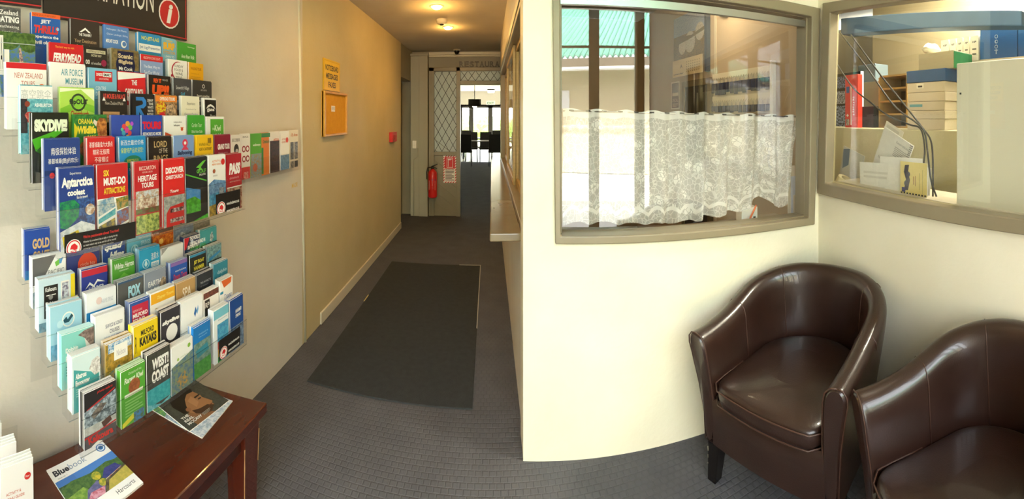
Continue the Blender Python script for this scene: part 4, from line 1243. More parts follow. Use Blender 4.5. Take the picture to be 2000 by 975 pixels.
LO = [
 [(49, 98, 449, 'deep blue coast leaflet with gold block lettering', '2a50a8', [('T',.3,.32,.98,.68,'GOLD','e0b878',.04),('T',.32,.76,.98,1.1,'COAST','e0b878',.04),('T',.36,1.2,.98,1.3,'NEW ZEALAND','dce4f0'),('R',0,1.4,1,2.2,'2c8ac0','3a6ab8')])],
 [(64, 129, 500, 'white leaflet with a grey diagonal corner and green leaf mark', W_, [('Y',[(0,.02),(.7,0),(.25,.68),(0,.72)],'6c6a68'),('Y',[(.66,.2),(.82,.12),(.8,.28),(.7,.32)],'7ac04c'),('Y',[(.8,.14),(.92,.1),(.86,.26),(.8,.26)],'5a9ad0'),('T',.46,.38,.94,.5,'PACIFIC','8a8a88'),('Y',[(0,.9),(.5,.66),(1,.6),(1,2),(0,2)],'a8bcc4','86a0a8')]),
  (131, 195, 480, 'navy leaflet with a big orange red circle', '36407c', [('C',.62,.5,.3,'d84a2c'),('T',.4,.44,.86,.56,'circle bay','f0b8a0'),('R',.05,.2,.95,.215,'6a70a4')]),
  (201, 245, 468, 'blue leaflet with white italic quad bikes heading', '2c4c94', [('T',.1,.14,.9,.4,'quad',W_,.05,.3),('T',.3,.42,.96,.7,'bikes',W_,.06,.3),('R',0,.76,1,1.1,'8aa0b8','4a5c84')]),
  (250, 296, 455, 'pale teal springs leaflet with a lotus emblem', '6ab8d4', [('C',.3,.5,.16,'b8e0ea'),('C',.3,.5,.12,'6ab8d4'),('Y',[(.3,.36),(.38,.5),(.3,.6),(.22,.5)],'cfeaf0'),('T',.56,.28,.96,.42,'SPRINGS','cfeaf0'),('L',.56,.5,.96,.8,4,'a8d4e4')]),
  (299, 339, 447, 'orange sunset leaflet with dark lower half', ('b84a1c', 'e08a2c'), [('R',0,.0,1,.12,'5a2a18'),('C',.4,.42,.1,'f8d070'),('R',0,.62,1,.86,'4a2418','7a3c20'),('R',0,.86,1,2,'4a4642','36332f')]),
  (339, 378, 441, 'grey blue mountain lake leaflet', ('8a98ac', '6c7a90'), [('Y',[(0,.4),(.4,.2),(.7,.4),(1,.25),(1,.6),(0,.6)],'c8ccd0','7a8494'),('T',.2,.66,.8,.78,'Lakes','e8ecf0')]),
  (378, 411, 433, 'leaflet with a red and blue train on grey hills', ('9a9488', '7a7a72'), [('Y',[(.1,.5),(.95,.3),(.98,.55),(.1,.8)],'c03440'),('Y',[(.1,.66),(.96,.44),(.98,.55),(.1,.8)],'34508c'),('R',.2,.56,.86,.6,'d8d4d0')])],
 [(76, 147, 542, 'pale blue fishing tours leaflet with a black panel and yellow edge', 'cfe6f0', [('R',.88,0,1,2.2,'ecd424'),('R',.14,.16,.52,.92,'26221f'),('T',.18,.2,.48,.3,'Kaikoura',W_,.02),('R',.2,.38,.46,.4,W_),('C',.32,.44,.06,'8a8a86'),('T',.18,.54,.48,.67,'Fishing',W_,.04),('T',.18,.7,.46,.84,'Tours',W_,.04),('R',.6,.12,.84,.6,'f0eee8'),('R',.63,.16,.81,.54,'d0d8e0','6a6078'),('R',0,1.0,.88,1.4,'7aa4b8','50788c')]),
  (161, 211, 525, 'navy leaflet under a red band with a white mountain arc', '2c3c90', [('R',0,0,1,.2,'c8283c'),('Y',[(.12,.6),(.3,.4),(.45,.52),(.6,.36),(.9,.5),(.6,.44),(.45,.6),(.3,.48)],W_),('T',.26,.56,.86,.7,'HANMER',W_,.03),('L',.26,.74,.8,.88,2,'c4cce4'),('R',0,.95,1,1.6,'8a7a60','5c6a70')]),
  (221, 264, 505, 'leafy green heron leaflet with white script over purple', '58a43a', [('T',.08,.14,.96,.34,'White Heron',W_,.02,.2),('T',.3,.38,.7,.45,'sanctuary tours','e0f0d0'),('Y',[(.2,.7),(.5,.5),(.8,.7)],'7ac04c'),('T',.06,.74,.94,.83,'Christchurch 4hrs 30 min','e6e23c'),('R',0,.88,1,1.5,'4c3c8c'),('T',.06,.94,.94,1.04,'A unique Experience','e0dcf0')]),
  (274, 313, 485, 'bright cyan leaflet with a lotus and white squares', '2ea6d4', [('C',.3,.54,.17,'c8eaf4'),('C',.3,.54,.14,'2ea6d4'),('Y',[(.3,.38),(.38,.56),(.3,.66),(.22,.56)],'d8f0f6'),('T',.56,.2,.94,.46,'温泉水',W_),('R',.56,.54,.94,.72,W_),('T',.6,.58,.9,.68,'ONSEN','2ea6d4',.02),('L',.56,.8,.94,.94,2,'c8eaf4')]),
  (314, 358, 481, 'white leaflet with curved top over a navy strip', 'f2f2f0', [('Y',[(0,.0),(.3,0),(.0,.2)],'a8a4a0'),('Y',[(0,.58),(1,.44),(1,.8),(0,.9)],'3a4470'),('T',.2,.62,.9,.72,'WEST COAST SHUTTLE','cfd4e0'),('R',0,.9,1,2,'c8c4c0','8a96a8')]),
  (358, 390, 462, 'navy shuttle leaflet with a red stripe and white capitals', '243256', [('Y',[(0,0),(.35,0),(.1,.5),(0,.5)],'d42c38'),('T',.2,.36,.94,.52,'SEA SHUTTLE',W_,.05,.2),('C',.5,.24,.1,'b8c4d4'),('L',.2,.6,.9,.72,2,'9ab0c4'),('R',0,.8,1,1.6,'2c7a80','245860')]),
  (392, 424, 447, 'teal swimming leaflet with a dolphin and black strip', '4aa4ac', [('Y',[(.56,.5),(.6,.25),(.72,.14),(.8,.4),(.7,.55)],'dfe8e8','5a6a74'),('R',0,.56,1,.9,'24302c'),('T',.34,.6,.94,.72,'Swimming',W_,.02),('T',.3,.75,.94,.84,'with dolphins','dce4e4')])],
 [(99, 161, 595, 'pale blue leaflet with a whale tail roundel', 'a8d8ea', [('C',.56,.42,.2,W_),('C',.56,.42,.165,'a8d8ea'),('Y',[(.4,.42),(.5,.34),(.54,.42),(.66,.3),(.72,.36),(.58,.5),(.44,.5)],'204c5c'),('T',.18,.68,.94,.78,'WHALE WATCH','20404c',.02),('C',.3,.5,.1,'c4e6f2'),('R',0,1.0,1,2.1,'7ab8d8','5a9cc4')]),
  (169, 227, 568, 'white topped leaflet with a mid blue band', 'f0f2f4', [('C',.42,.26,.1,'e8d0cc'),('T',.5,.24,.9,.36,'HANMER SPRINGS','b4bcc8'),('R',0,.5,1,.86,'2a86c4'),('T',.4,.58,.8,.72,'HEBEL WINGS','dcecf6',.03),('Y',[(0,.9),(.5,.8),(1,.95),(1,1.6),(0,1.6)],'6aa0c4','4a78a4')]),
  (231, 280, 546, 'grey leaflet with three big pale blue capitals over brown', '5c5c5c', [('R',0,0,1,.06,'3c5c80'),('T',.4,.2,.9,.56,'FOX','a8d8e8',.06),('T',.34,.66,.92,.76,'GUIDING ICE','dcd8d0'),('R',0,.82,1,1.2,'7a3c34','e0dcd8'),('R',0,1.0,1,1.6,'a8c8cc','c8dcdc')]),
  (278, 324, 528, 'grey gradient night sky leaflet with white lettering', '8c94a4', [('T',.18,.34,.76,.52,'EARTH',W_,.01),('T',.26,.58,.74,.76,'& SKY',W_,.01),('Y',[(.7,.5),(.86,.3),(1,.4),(1,1.2),(.7,1.2)],'6a5a4c','c0a484'),('R',0,.9,1,1.6,'8a7458','5a4c3c')]),
  (335, 367, 510, 'blue leaflet under a purple band with red script', '2a5cb4', [('R',0,0,1,.16,'8c6cb0'),('T',.26,.34,.9,.42,'exclusive',W_),('T',.14,.5,.96,.74,'Dream Tours','e04a5c',.03,.2),('R',0,.8,1,1.2,'dce4f0')]),
  (372, 403, 495, 'black and yellow jet boating leaflet', '2c2e28', [('R',0,0,1,.1,'3c8cb4'),('T',.24,.26,.9,.44,'JET BOAT','e8dc4c',.04),('T',.24,.5,.9,.66,'HANMER','e8dc4c',.04),('T',.26,.72,.86,.82,'SPRINGS','e0dcd0'),('R',0,.95,1,1.6,'8ab4bc','4a8088')]),
  (406, 433, 479, 'kayak photo leaflet with white caption strip', ('5a7a80', '8ab0b0'), [('Y',[(.1,.5),(.9,.3),(.92,.4),(.1,.65)],'3a8ac0'),('R',0,.64,1,.9,'26302c'),('T',.2,.68,.94,.8,'Kaikoura Kayaks',W_,.02)])],
 [(121, 184, 647, 'mint leaflet with a dolphin and white two line heading', '8ad4cc', [('Y',[(.5,.12),(.7,.04),(1,.02),(1,1.2),(.88,.9),(.9,.5),(.7,.24)],'a08c84','6c5c58'),('Y',[(.7,.24),(.9,.5),(.88,.9),(.8,.7)],'e8e0d8'),('T',.12,.36,.5,.52,'Dolphin',W_,.05),('T',.12,.56,.62,.72,'Encounter',W_,.05),('L',.12,.82,.7,1.1,4,'4a8c88')]),
  (179, 243, 611, 'white seafood and cruises leaflet with a blue square', 'f2f4f4', [('T',.34,.3,.94,.4,'SEAFOOD & SCENERY','3a4a78',.01),('T',.48,.46,.82,.57,'CRUISES','3a4a78',.01),('T',.3,.62,.86,.68,'lakes and bays','8a96b0'),('R',.7,.66,.98,.96,'2c4c98'),('Y',[(.74,.84),(.82,.74),(.9,.82),(.96,.76),(.9,.9),(.8,.9)],'a8bce0'),('Y',[(0,.84),(.4,.92),(1,1.06),(1,1.3),(0,1.3)],'5a9cc8','a8cce0')]),
  (255, 293, 588, 'red square on a blue leaflet with white sound lettering', '2a5aa8', [('R',.1,.12,.95,.92,'c42444'),('T',.14,.3,.62,.38,'VISITOR GUIDE','f0d8dc'),('T',.14,.44,.9,.6,'MILFORD',W_,.05),('T',.14,.64,.76,.8,'SOUND',W_,.05),('R',0,1.0,1,1.6,'3068b8')]),
  (292, 342, 568, 'white leaflet under a yellow orange band', 'f4f2ec', [('R',0,0,1,.3,'f0b020'),('T',.24,.1,.94,.22,'Zipper Tours','f8e070',.02),('T',.14,.44,.56,.66,'Zipper','d8b060',0,.2),('R',.6,.5,.96,.86,'7884b4','c8c8d8'),('R',0,.9,1,1.4,'d8d8d0','a8a898')]),
  (346, 382, 548, 'tan spa leaflet with pale script under white pages', 'bf9a64', [('T',.3,.24,.76,.62,'SPA','f4ecdc',.01),('C',.5,.44,.02,'f4ecdc'),('T',.34,.7,.7,.76,'day retreat','f0e4cc'),('R',0,.98,1,1.6,'a8844c')]),
  (386, 416, 532, 'charcoal leaflet with a pale curve along its foot', '2c3038', [('T',.2,.34,.9,.42,'THE ANTARCTIC','c8ccd0'),('T',.2,.48,.7,.55,'air museum','8a9098'),('Y',[(0,.95),(.6,.7),(1,.66),(1,.9),(0,1.3)],'c0b8d8'),('R',0,1.2,1,1.6,'78848c')]),
  (417, 445, 512, 'teal leaflet with rounded white lowercase lettering', '36869c', [('T',.24,.32,.92,.54,'dolphin','c8e4ea',.01),('T',.26,.6,.92,.8,'harbour','c8e4ea',.01),('R',0,.92,1,1.5,'2c7086')])],
 [(141, 196, 691, 'pale aqua leaflet with a white bird head and teal panel', 'd8eef0', [('Y',[(.06,.36),(.96,.7),(.96,2.2),(.06,2.2)],'4aa8a8'),('Y',[(.6,.5),(.7,.28),(.9,.2),(1,.3),(1,.7),(.8,.74)],'f0f0ec','b8b4b0'),('T',.12,.5,.5,.66,'Albatross',W_,.04),('T',.12,.7,.62,.86,'Encounter',W_,.04),('L',.14,.94,.7,1.2,4,'a8dcd8')]),
  (208, 259, 666, 'white card over a golden lake leaflet with blue pages', ('c49a3c', '8a7430'), [('R',.08,.0,.98,.28,'4a94c8','f0f4f4'),('R',.3,.1,.82,.54,'f6f4ee'),('T',.4,.26,.74,.44,'Nelson','b8b4c0'),('Y',[(0,.9),(.5,.7),(1,.85),(1,1.2),(0,1.2)],'4a7c84','d0b060')]),
  (261, 309, 631, 'bright yellow kayaks leaflet with black block lettering', 'f2d41c', [('T',.3,.18,.84,.34,'MILFORD','2a2620',.03),('T',.24,.38,.94,.66,'KAYAKS','2a2620',.06),('T',.06,.3,.14,.8,'R','6a5c14'),('R',0,.9,1,1.4,'8a9498','d8d8d4')]),
  (315, 352, 604, 'charcoal skydive leaflet with a white moon', '36343c', [('T',.06,.34,.96,.54,'skydive',W_,.07,.2),('C',.56,.86,.3,'f4f4f2'),('R',0,1.3,1,1.8,'4a4850')]),
  (347, 396, 584, 'bright white leaflet with two blue drops', 'f6f8f8', [('Y',[(.58,.5),(.66,.3),(.72,.44),(.64,.62)],'2c6cb4'),('Y',[(.7,.5),(.78,.28),(.8,.42),(.74,.56)],'6aa8dc'),('T',.2,.8,.8,.86,'taekwondo bay','d0d4d8')]),
  (397, 428, 568, 'leaflet with brown pages, a black block and white right half', 'f2efe8', [('R',0,0,1,.24,'8a5040','5a3a34'),('R',.08,.3,.4,.95,'26201e'),('T',.12,.4,.36,.62,'RP','e4e0d8',.02),('R',0,1.0,1,1.5,'4878b8')]),
  (428, 455, 545, 'white leaflet with an orange corner and blue heading', W_, [('Y',[(.1,0),(.9,0),(.86,.26),(.3,.36)],'e06a30'),('R',0,.5,.24,.62,'2c8cb0'),('T',.3,.7,.9,.92,'Tranz','4a70b0',0,.2),('T',.3,1.0,.8,1.06,'scenic','8aa0c8')])],
 [(165, 227, 758, 'black and snow leaflet with red script and an upside down dolphin', '2c2a2c', [('T',.4,.06,.9,.14,'photo safaris','d8342c',.02,.2),('Y',[(.08,.42),(.96,.16),(.96,.2),(.08,.46)],'c02c2c'),('Y',[(0,.46),(1,.22),(1,.82),(0,.92)],'b4c4d0','5a6a74'),('Y',[(.2,.6),(.5,.4),(.7,.46),(.5,.62),(.3,.72)],'5a5450','8a8074'),('R',0,.86,1,1.08,'b8bcb8','d0d4d0'),('Y',[(.52,.9),(.8,.82),(.86,.96),(.6,1.06)],'5a3c30'),('R',0,1.06,1,2,'5c5a5c'),('Y',[(0,1.1),(1,1.0),(1,1.04),(0,1.14)],'c02c2c'),('T',.1,1.12,.9,1.3,'Kaikoura','d8342c',.04,-.2),('Y',[(.2,1.38),(.4,1.3),(.56,1.36),(.4,1.4),(.3,1.5)],W_)]),
  (237, 284, 718, 'green kiwi leaflet with pale heading and a brown bird picture', '58a838', [('T',.3,.1,.84,.18,'Christchurch has','dcecc8'),('T',.14,.24,.92,.42,'Rarest Kiwi','eaf4dc',.03,.1),('C',.54,.6,.24,'a8623c','8a5030'),('R',.14,.76,.9,.86,'e8ecd8'),('L',.16,.96,.9,1.5,6,'8cc870'),('Y',[(.04,1.6),(.5,1.42),(.5,1.6),(.04,1.8)],'d8d43c'),('R',.5,1.42,.94,1.8,'4a88c8','5c7440')]),
  (288, 333, 685, 'dark leaflet with tall white west coast lettering above turquoise water', ('3a3a36', '4c4c44'), [('T',.22,.2,.94,.54,'WEST!',W_,.06,.05),('T',.2,.58,.94,.94,'COAST',W_,.06,-.05),('R',0,1.08,1,1.6,'2ca0ac','48b4bc'),('Y',[(0,1.5),(.6,1.7),(1,1.6),(1,2.2),(0,2.2)],'4ca8b8','8ac8d0')]),
  (324, 377, 670, 'white topped leaflet with a green round mark above kayaks', 'f4f6f2', [('C',.82,.2,.07,'8cbc4c'),('C',.3,.46,.05,'a8c868'),('T',.4,.4,.74,.48,'canterbury','b8c8a8'),('Y',[(0,.62),(1,.4),(1,1.9),(0,1.9)],'5a7c94','8a9c78'),('Y',[(.2,1.1),(.6,.9),(.8,1.3),(.4,1.5)],'c89a40','3c7c8c'),('R',0,1.5,1,2.1,'d0b870','a8a05c')]),
  (367, 412, 634, 'strong blue leaflet over a bay and hillside photo', '1f7cc8', [('T',.3,.3,.86,.37,'christchurch nz','a8d0ec'),('T',.3,.42,.8,.48,'official guide','a8d0ec'),('R',0,.62,1,1.6,'5a8478','8aa098'),('Y',[(.1,.9),(.8,.8),(.9,1.1),(.2,1.2)],'3c8ca0'),('R',0,1.35,1,2.2,'3f8a3c','55a048')]),
  (419, 448, 602, 'slim white edged leaflet with a pale blue top and rainbow strip', 'eef4f6', [('R',0,0,1,.36,'7cc8dc'),('T',.3,.42,.9,.48,'Discovery','5a7a90'),('R',.22,.6,.96,2.6,'3c8cc0','5cb0d0'),('R',.22,1.3,.5,1.6,'d8503c'),('R',.22,1.6,.5,1.9,'d8a83c'),('R',.22,1.9,.5,2.2,'4ca05c')]),
  (447, 476, 582, 'dark blue leaflet with a white slanted mark', '1f4c94', [('T',.4,.5,.86,.66,'HANMER',W_,.03,.3),('T',.4,.72,.8,.86,'SPRING',W_,.03,.3),('R',0,1.2,1,2.6,'8aa4c4','5c7494')])],
]
UPX = [-1.13, -1.095, -1.06, -1.025, -0.99, -0.955, -0.92]
LOX = [-1.13, -1.09, -1.05, -1.01, -0.97, -0.93, -0.89]
RACK_END = 1.345


def paint(sh, els):
    for e in els:
        k, a = e[0], e[1:]
        if k == 'R':
            sh.R(*a)
        elif k == 'T':
            sh.T(*a)
        elif k == 'C':
            sh.C(*a)
        elif k == 'Y':
            sh.Y(*a)
        elif k == 'L':
            sh.lines(*a)


_sp = {}


def spare_label(look, where):
    if look not in _sp:
        ws = look.replace(',', '').split()
        cuts = [k for k, w_ in enumerate(ws) if w_ in ('with', 'under', 'above', 'over', 'on', 'below', 'and', 'behind', 'of') and k > 1] + [len(ws)]
        opts = [' '.join(ws[:k]) for k in cuts]
        for o_ in opts:
            lb = 'spare copy behind the %s, %s' % (o_, where)
            if lb not in _sp.values():
                break
        _sp[look] = lb
    return _sp[look]


def leaflet(x0, x1, ytop, X, base, els, look, where, height=0.208, floor_z=None, behind=1, group_front='travel leaflets in the racks', gap=0.006, tilt=None):
    ya, yb = on_x(x0, ytop, X).y, on_x(x1, ytop, X).y
    ztop = on_x((x0 + x1) / 2, ytop, X).z
    w = yb - ya
    hh = ztop - floor_z if floor_z is not None else height
    c1, c2 = base if isinstance(base, tuple) else (base, None)
    tl = random.uniform(0.008, 0.03) if tilt is None else tilt
    sl = random.uniform(-0.003, 0.003)
    for i in range(behind + 1):
        sh = Sheet(w, hh, c1, c2, t=0.0025 if i == 0 else gap - 0.0006, spine=c1 if (i + int(x0)) % 3 else None)
        if i == 0:
            paint(sh, els)
        else:
            sh.pages(gap - 0.0006, 3 if gap < 0.01 else 5, random.choice([c1, 'a8a49c', 'bdb9b0']))
        lean = Matrix.Rotation(-tl, 4, 'X') @ Matrix.Rotation(sl if i == 0 else 0.0, 4, 'Z')
        o = sh.build('travel_leaflet', PRINT)
        dz = 0 if i == 0 else random.uniform(0.0, 0.004)
        dy = 0
        o.matrix_world = frame_mat((X - (0.0030 + gap * (i - 1) if i else 0), ya + dy, ztop - hh + dz), (0, 1, 0), (0, 0, 1)) @ lean
        if i == 0:
            tag(o, look + ', ' + where, 'leaflet', group_front)
        else:
            tag(o, spare_label(look, where), 'leaflet', 'spares behind the ' + look)
    return ya, yb, ztop


def rack(name, label, rows, xs, side, low_floor=None, short=False):
    root = empty(name, (LX, 0.9, 0), label, 'brochure rack')
    inv = Matrix.Translation((-LX, -0.9, 0))
    nrow = len(rows)
    outline = []
    for r, row in enumerate(rows):
        X = xs[r]
        lo_y, tops = 9, []
        last = -99
        for c, (x0, x1, yt, look, base, els) in enumerate(row):
            x0, last = max(x0, last + 2.5), x1
            deep = 3 if r == nrow - 1 else (2 if (side == 'lower' or c == 0 or (c * 3 + r) % 4 == 0) else 1)
            col = c if (side == 'upper' or r == 0 or len(row) == 7) else c
            where = '%s rack, %s row' % (side, ORD[r])
            fz = low_floor if (short and r == nrow - 1) else None
            ht = 0.215 if r == nrow - 1 else (0.15 if short else 0.19)
            ya, yb, zt = leaflet(x0, x1, yt, X, base, els, look, where, height=ht, floor_z=fz, behind=deep, gap=(0.0078 if deep == 3 else 0.0112) if side == 'lower' else {1: 0.012, 2: 0.0082, 3: 0.006}[deep])
            lo_y = min(lo_y, ya)
            tops.append((ya, yb, zt, (zt - (fz if fz else zt - ht))))
        ym = max(t[1] for t in tops)
        yend = ym + 0.012
        if yend < ym:
            yend = ym + 0.006
        zt = sum(t[2] for t in tops) / len(tops)
        hh = sum(t[3] for t in tops) / len(tops)
        y0 = lo_y - 0.014
        zb = min(t[2] - t[3] for t in tops) - 0.004
        zf = zb + hh * 0.55
        b = MB()
        b.X = inv
        b.box(X + 0.0052, X + 0.0068, y0, yend, zb, zf)                       # front plate
        b.box(X - 0.030, X + 0.0052, y0, yend, zb - 0.004, zb - 0.002)                # floor of the pocket
        o = b.build('pocket_row', M['acrylic'], root)
        cuts = [(t[1] + s_[0]) / 2 for t, s_ in zip(tops, tops[1:]) if s_[0] - t[1] > 0.003] + [y0 - 0.001, yend + 0.001]
        for yc in cuts:
            b = MB()
            b.X = inv
            b.box(X - 0.028, X + 0.005, yc - 0.0005, yc + 0.0005, zb, zf + 0.012)
            b.build('pocket_divider', M['acrylic'], o)
        for ze in (zf, zb - 0.004):
            b = MB()
            b.X = inv
            b.box(X + 0.005, X + 0.0072, y0, yend, ze, ze + 0.0012)
            b.build('pocket_edge', M['acrylic_edge'], o)
        outline.append((X, y0, zb, zf, yend))
    # back sheet on the wall behind every tier
    b = MB()
    b.X = inv
    zl, zh = outline[-1][2], outline[0][3] + 0.03
    b.box(LX + 0.002, LX + 0.005, min(o_[1] for o_ in outline) + 0.06, RACK_END + 0.01, zl + 0.02, zh)
    b.build('back_sheet', M['acrylic'], root)
    return root, inv, outline


rk, inv, out_u = rack('brochure_rack', 'tall clear acrylic rack of seven stepped leaflet rows under the black information poster', UP, UPX, 'upper')
rl, invl, out_l = rack('brochure_rack', 'lower clear acrylic rack of stepped leaflet rows above the dark wooden table', LO, LOX, 'lower', low_floor=0.632, short=True)


# black label strips on the front plates
def kiwi_disc(sh, u, v, r):
    sh.C(u, v, r, W_)
    sh.C(u, v, r * 0.9, 'd8282e')
    sh.C(u, v, r * 0.78, W_)
    sh.Y([(u - r * .5, v + r * .05), (u - r * .3, v - r * .4), (u + r * .1, v - r * .55), (u + r * .5, v - r * .2), (u + r * .45, v + r * .12), (u + r * .1, v + r * .2), (u - r * .2, v + r * .05)], 'd8282e')
    sh.T(u - r * .4, v + r * .2, u + r * .4, v + r * .5, 'N.Z', 'd8282e', .03)


def strip(x0, x1, ytop, ybot, X, parent, inv_, els, disc):
    ya, yb = on_x(x0, ytop, X).y, on_x(x1, ytop, X).y
    xm = (x0 + x1) / 2
    zt, zb = on_x(xm, ytop, X).z, on_x(xm, ybot, X).z
    sh = Sheet(yb - ya, zt - zb, '1e1b1b', t=0.0008, edge='1e1b1b')
    paint(sh, els)
    kiwi_disc(sh, *disc)
    o = sh.build('label_strip', PRINT, parent)
    o.matrix_local = inv_ @ frame_mat((X, ya, zb), (0, 1, 0), (0, 0, 1))
    o['label'] = 'black label strip with a round red bird badge'
    return o


strip(126, 265, 447, 481, UPX[6] + 0.0082, rk, inv, [('T',.24,.04,.74,.085,'We\'re passionate about Tourism!','d8302e',.02),('T',.24,.10,.72,.13,'Whether it\'s a weekend, late at night, or during the day','d8d4d0',.01),('T',.24,.14,.70,.17,'our team make it easy to see and do it all for yourself','d8d4d0',.01),('T',.24,.18,.66,.2,'and manage visitors to make available information','d8d4d0'),('T',.25,.225,.62,.24,'For your free brochures please call the desk','9a9690')], (.115, .16, .1))
strip(422, 469, 375, 412, UPX[6] + 0.0082, rk, inv, [('T',.42,.24,.95,.32,'www.brochures.co.nz',W_,.02),('T',.42,.42,.95,.5,'www.tourism.co.nz',W_,.02),('R',.05,.72,.98,.735,'8a8684')], (.2, .36, .17))
strip(428, 469, 652, 690, LOX[6] + 0.0082, rl, invl, [('T',.42,.24,.95,.32,'www.brochures.co.nz',W_,.02),('T',.42,.42,.95,.5,'www.tourism.co.nz',W_,.02),('R',.05,.72,.98,.735,'8a8684')], (.2, .4, .17))

# the single row fixed to the wall, right of the upper rack
WS = [
 (452, 470, 264, 'white leaflet with a dark rounded figure and Chinese heading', W_, [('T',.1,.2,.95,.42,'高空蹦极','5a5450'),('C',.55,.9,.26,'3a3634',None,.34),('C',.6,1.0,.14,'d0ccc8'),('R',.2,1.4,.9,2.6,'d8d4d0','a8a4a0')]),
 (471, 489, 262, 'white and red leaflet with pairs of red ringed circles', W_, [('T',.2,.12,.8,.22,'BIKE','5a5450'),('C',.3,.9,.2,'a03038'),('C',.7,.9,.2,'a03038'),('C',.3,.9,.12,W_),('C',.7,.9,.12,W_),('C',.3,1.5,.2,'a03038'),('C',.7,1.5,.2,'a03038'),('C',.3,1.5,.12,W_),('C',.7,1.5,.12,W_),('R',.05,2.0,.95,3.6,'d83c40'),('R',.25,2.3,.75,3.0,'e8b0a8','c84a48')]),
 (490, 511, 261, 'green topped walkway leaflet over a coastal photo', '5cb038', [('T',.2,.5,.9,.66,'walkways',W_,.02),('R',0,1.0,1,3.2,'88a8bc','a8946c'),('C',.4,1.7,.2,'c86a4c'),('R',0,2.4,1,3.4,'c4c4b0','7a8a68')]),
 (511, 528, 260, 'green and orange leaflet with a dark foot', 'e8832c', [('R',0,0,1,.25,'3a8a4c'),('T',.15,.4,.9,.6,'Christchurch','3a7c44',.03),('R',0,.85,.22,2.4,'3a8a4c'),('R',0,2.5,1,3.6,'5c5c58','3c3c3a')]),
 (526, 547, 258, 'white framed black cave leaflet with an orange square', 'efece6', [('R',.08,.4,.95,2.2,'2c2626','4a2c30'),('T',.4,.3,.9,.42,'ANTIGUA','d85a2c',.03),('R',.25,2.4,.8,3.1,'d87a38'),('R',0,3.1,1,3.5,'c8c0b4')]),
 (548, 565, 256, 'white leaflet with a red spot above a harbour view', W_, [('C',.75,.5,.15,'d8402c'),('T',.15,.4,.6,.5,'ACTIVITY','c8683c',.02),('T',.15,.55,.6,.65,'GUIDE','c8683c',.02),('R',0,1.3,1,2.2,'7ca4cc','5a86b0'),('R',0,2.2,1,3.8,'8a8460','55684c')]),
 (566, 583, 255, 'cream and black leaflet with gold lettering at the end of the row', 'e6dcc4', [('T',.15,.15,.9,.35,'sTp fares','c8702c',.04),('R',.08,.6,.45,1.5,'3a3c40','6a7078'),('R',.52,.6,.92,1.5,'4a4c54','8a8c90'),('R',.08,1.6,.45,2.3,'4a4c54','a8a494'),('R',.52,1.6,.92,2.3,'3a3c40'),('R',.1,2.6,.92,3.2,'2c2a28'),('T',.2,2.75,.84,3.0,'MAORI','d8b44c',.02),('R',0,3.4,1,4.2,'c89a3c','d8b068')])]
root = empty('wall_leaflet_holder', (LX, 2.0, 1.18), 'narrow clear holder fixed flat to the wall right of the upper rack', 'brochure holder')
hb = None
for i, (x0, x1, yt, look, base, els) in enumerate(WS):
    ya, yb, zt = leaflet(x0, x1, yt, LX + 0.045, base, els, look, 'wall row', height=0.225, behind=1, tilt=0.008, gap=0.008)
y0, y1 = on_x(452, 300, LX + 0.045).y - 0.01, on_x(583, 300, LX + 0.045).y + 0.01
b = MB()
b.box(0.0505, 0.0525, y0 - 2.0, y1 - 2.0, 0.0, 0.11)
b.box(0.002, 0.0505, y0 - 2.0, y1 - 2.0, -0.004, 0.0)
b.build('front_plate', M['acrylic'], root)
b = MB()
b.box(0.002, 0.004, y0 - 2.0, y1 - 2.0, 0.0, 0.15)
b.build('back_sheet', M['acrylic'], root)

# black information poster above the rack
pA = on_x(365, 80, LX + 0.012)
pB = on_x(92, 18, LX + 0.012)
wP = pA.y - 0.62
sP = Sheet(wP, 0.42, '332b27', t=0.01, edge='2a2320')
hP = 0.42 / wP
sP.R(0, hP - .015, 1, hP - .008, 'c83238')
sP.R(.985, 0, .992, hP - .008, 'c83238')
sP.T(.10, hP - .275, .712, hP - .125, 'INFORMATION', 'eae4da')
sP.C(.842, hP - .142, .089, 'eae0da')
sP.C(.842, hP - .142, .080, 'c8262a')
sP.T(.818, hP - .20, .872, hP - .085, 'i', 'f4ece6', .04, .2)
# keep the lettering on the sheet: drop what would run past its left edge
for i, (x_, y_, z_) in enumerate(sP.v):
    sP.v[i] = (max(x_, 0.0), y_, z_)
o = sP.build('information_poster', PRINT)
o.matrix_world = frame_mat((LX + 0.012, 0.62, pA.z), (0, 1, 0), (0, 0, 1))
tag(o, 'black wall poster with thin white capitals and a red round i badge', 'poster')
s2 = Sheet(0.6, 0.42, '332b27', t=0.01, edge='2a2320')
s2.R(0, .685, 1, .692, 'c83238')
s2.T(.62, .60, .985, .645, 'brochures.com', 'e4ded4', .02)
o = s2.build('wall_poster', PRINT)
o.matrix_world = frame_mat((LX + 0.012, 0.01, pB.z), (0, 1, 0), (0, 0, 1))
tag(o, 'black poster with a web address and red line, left of the information poster', 'poster')

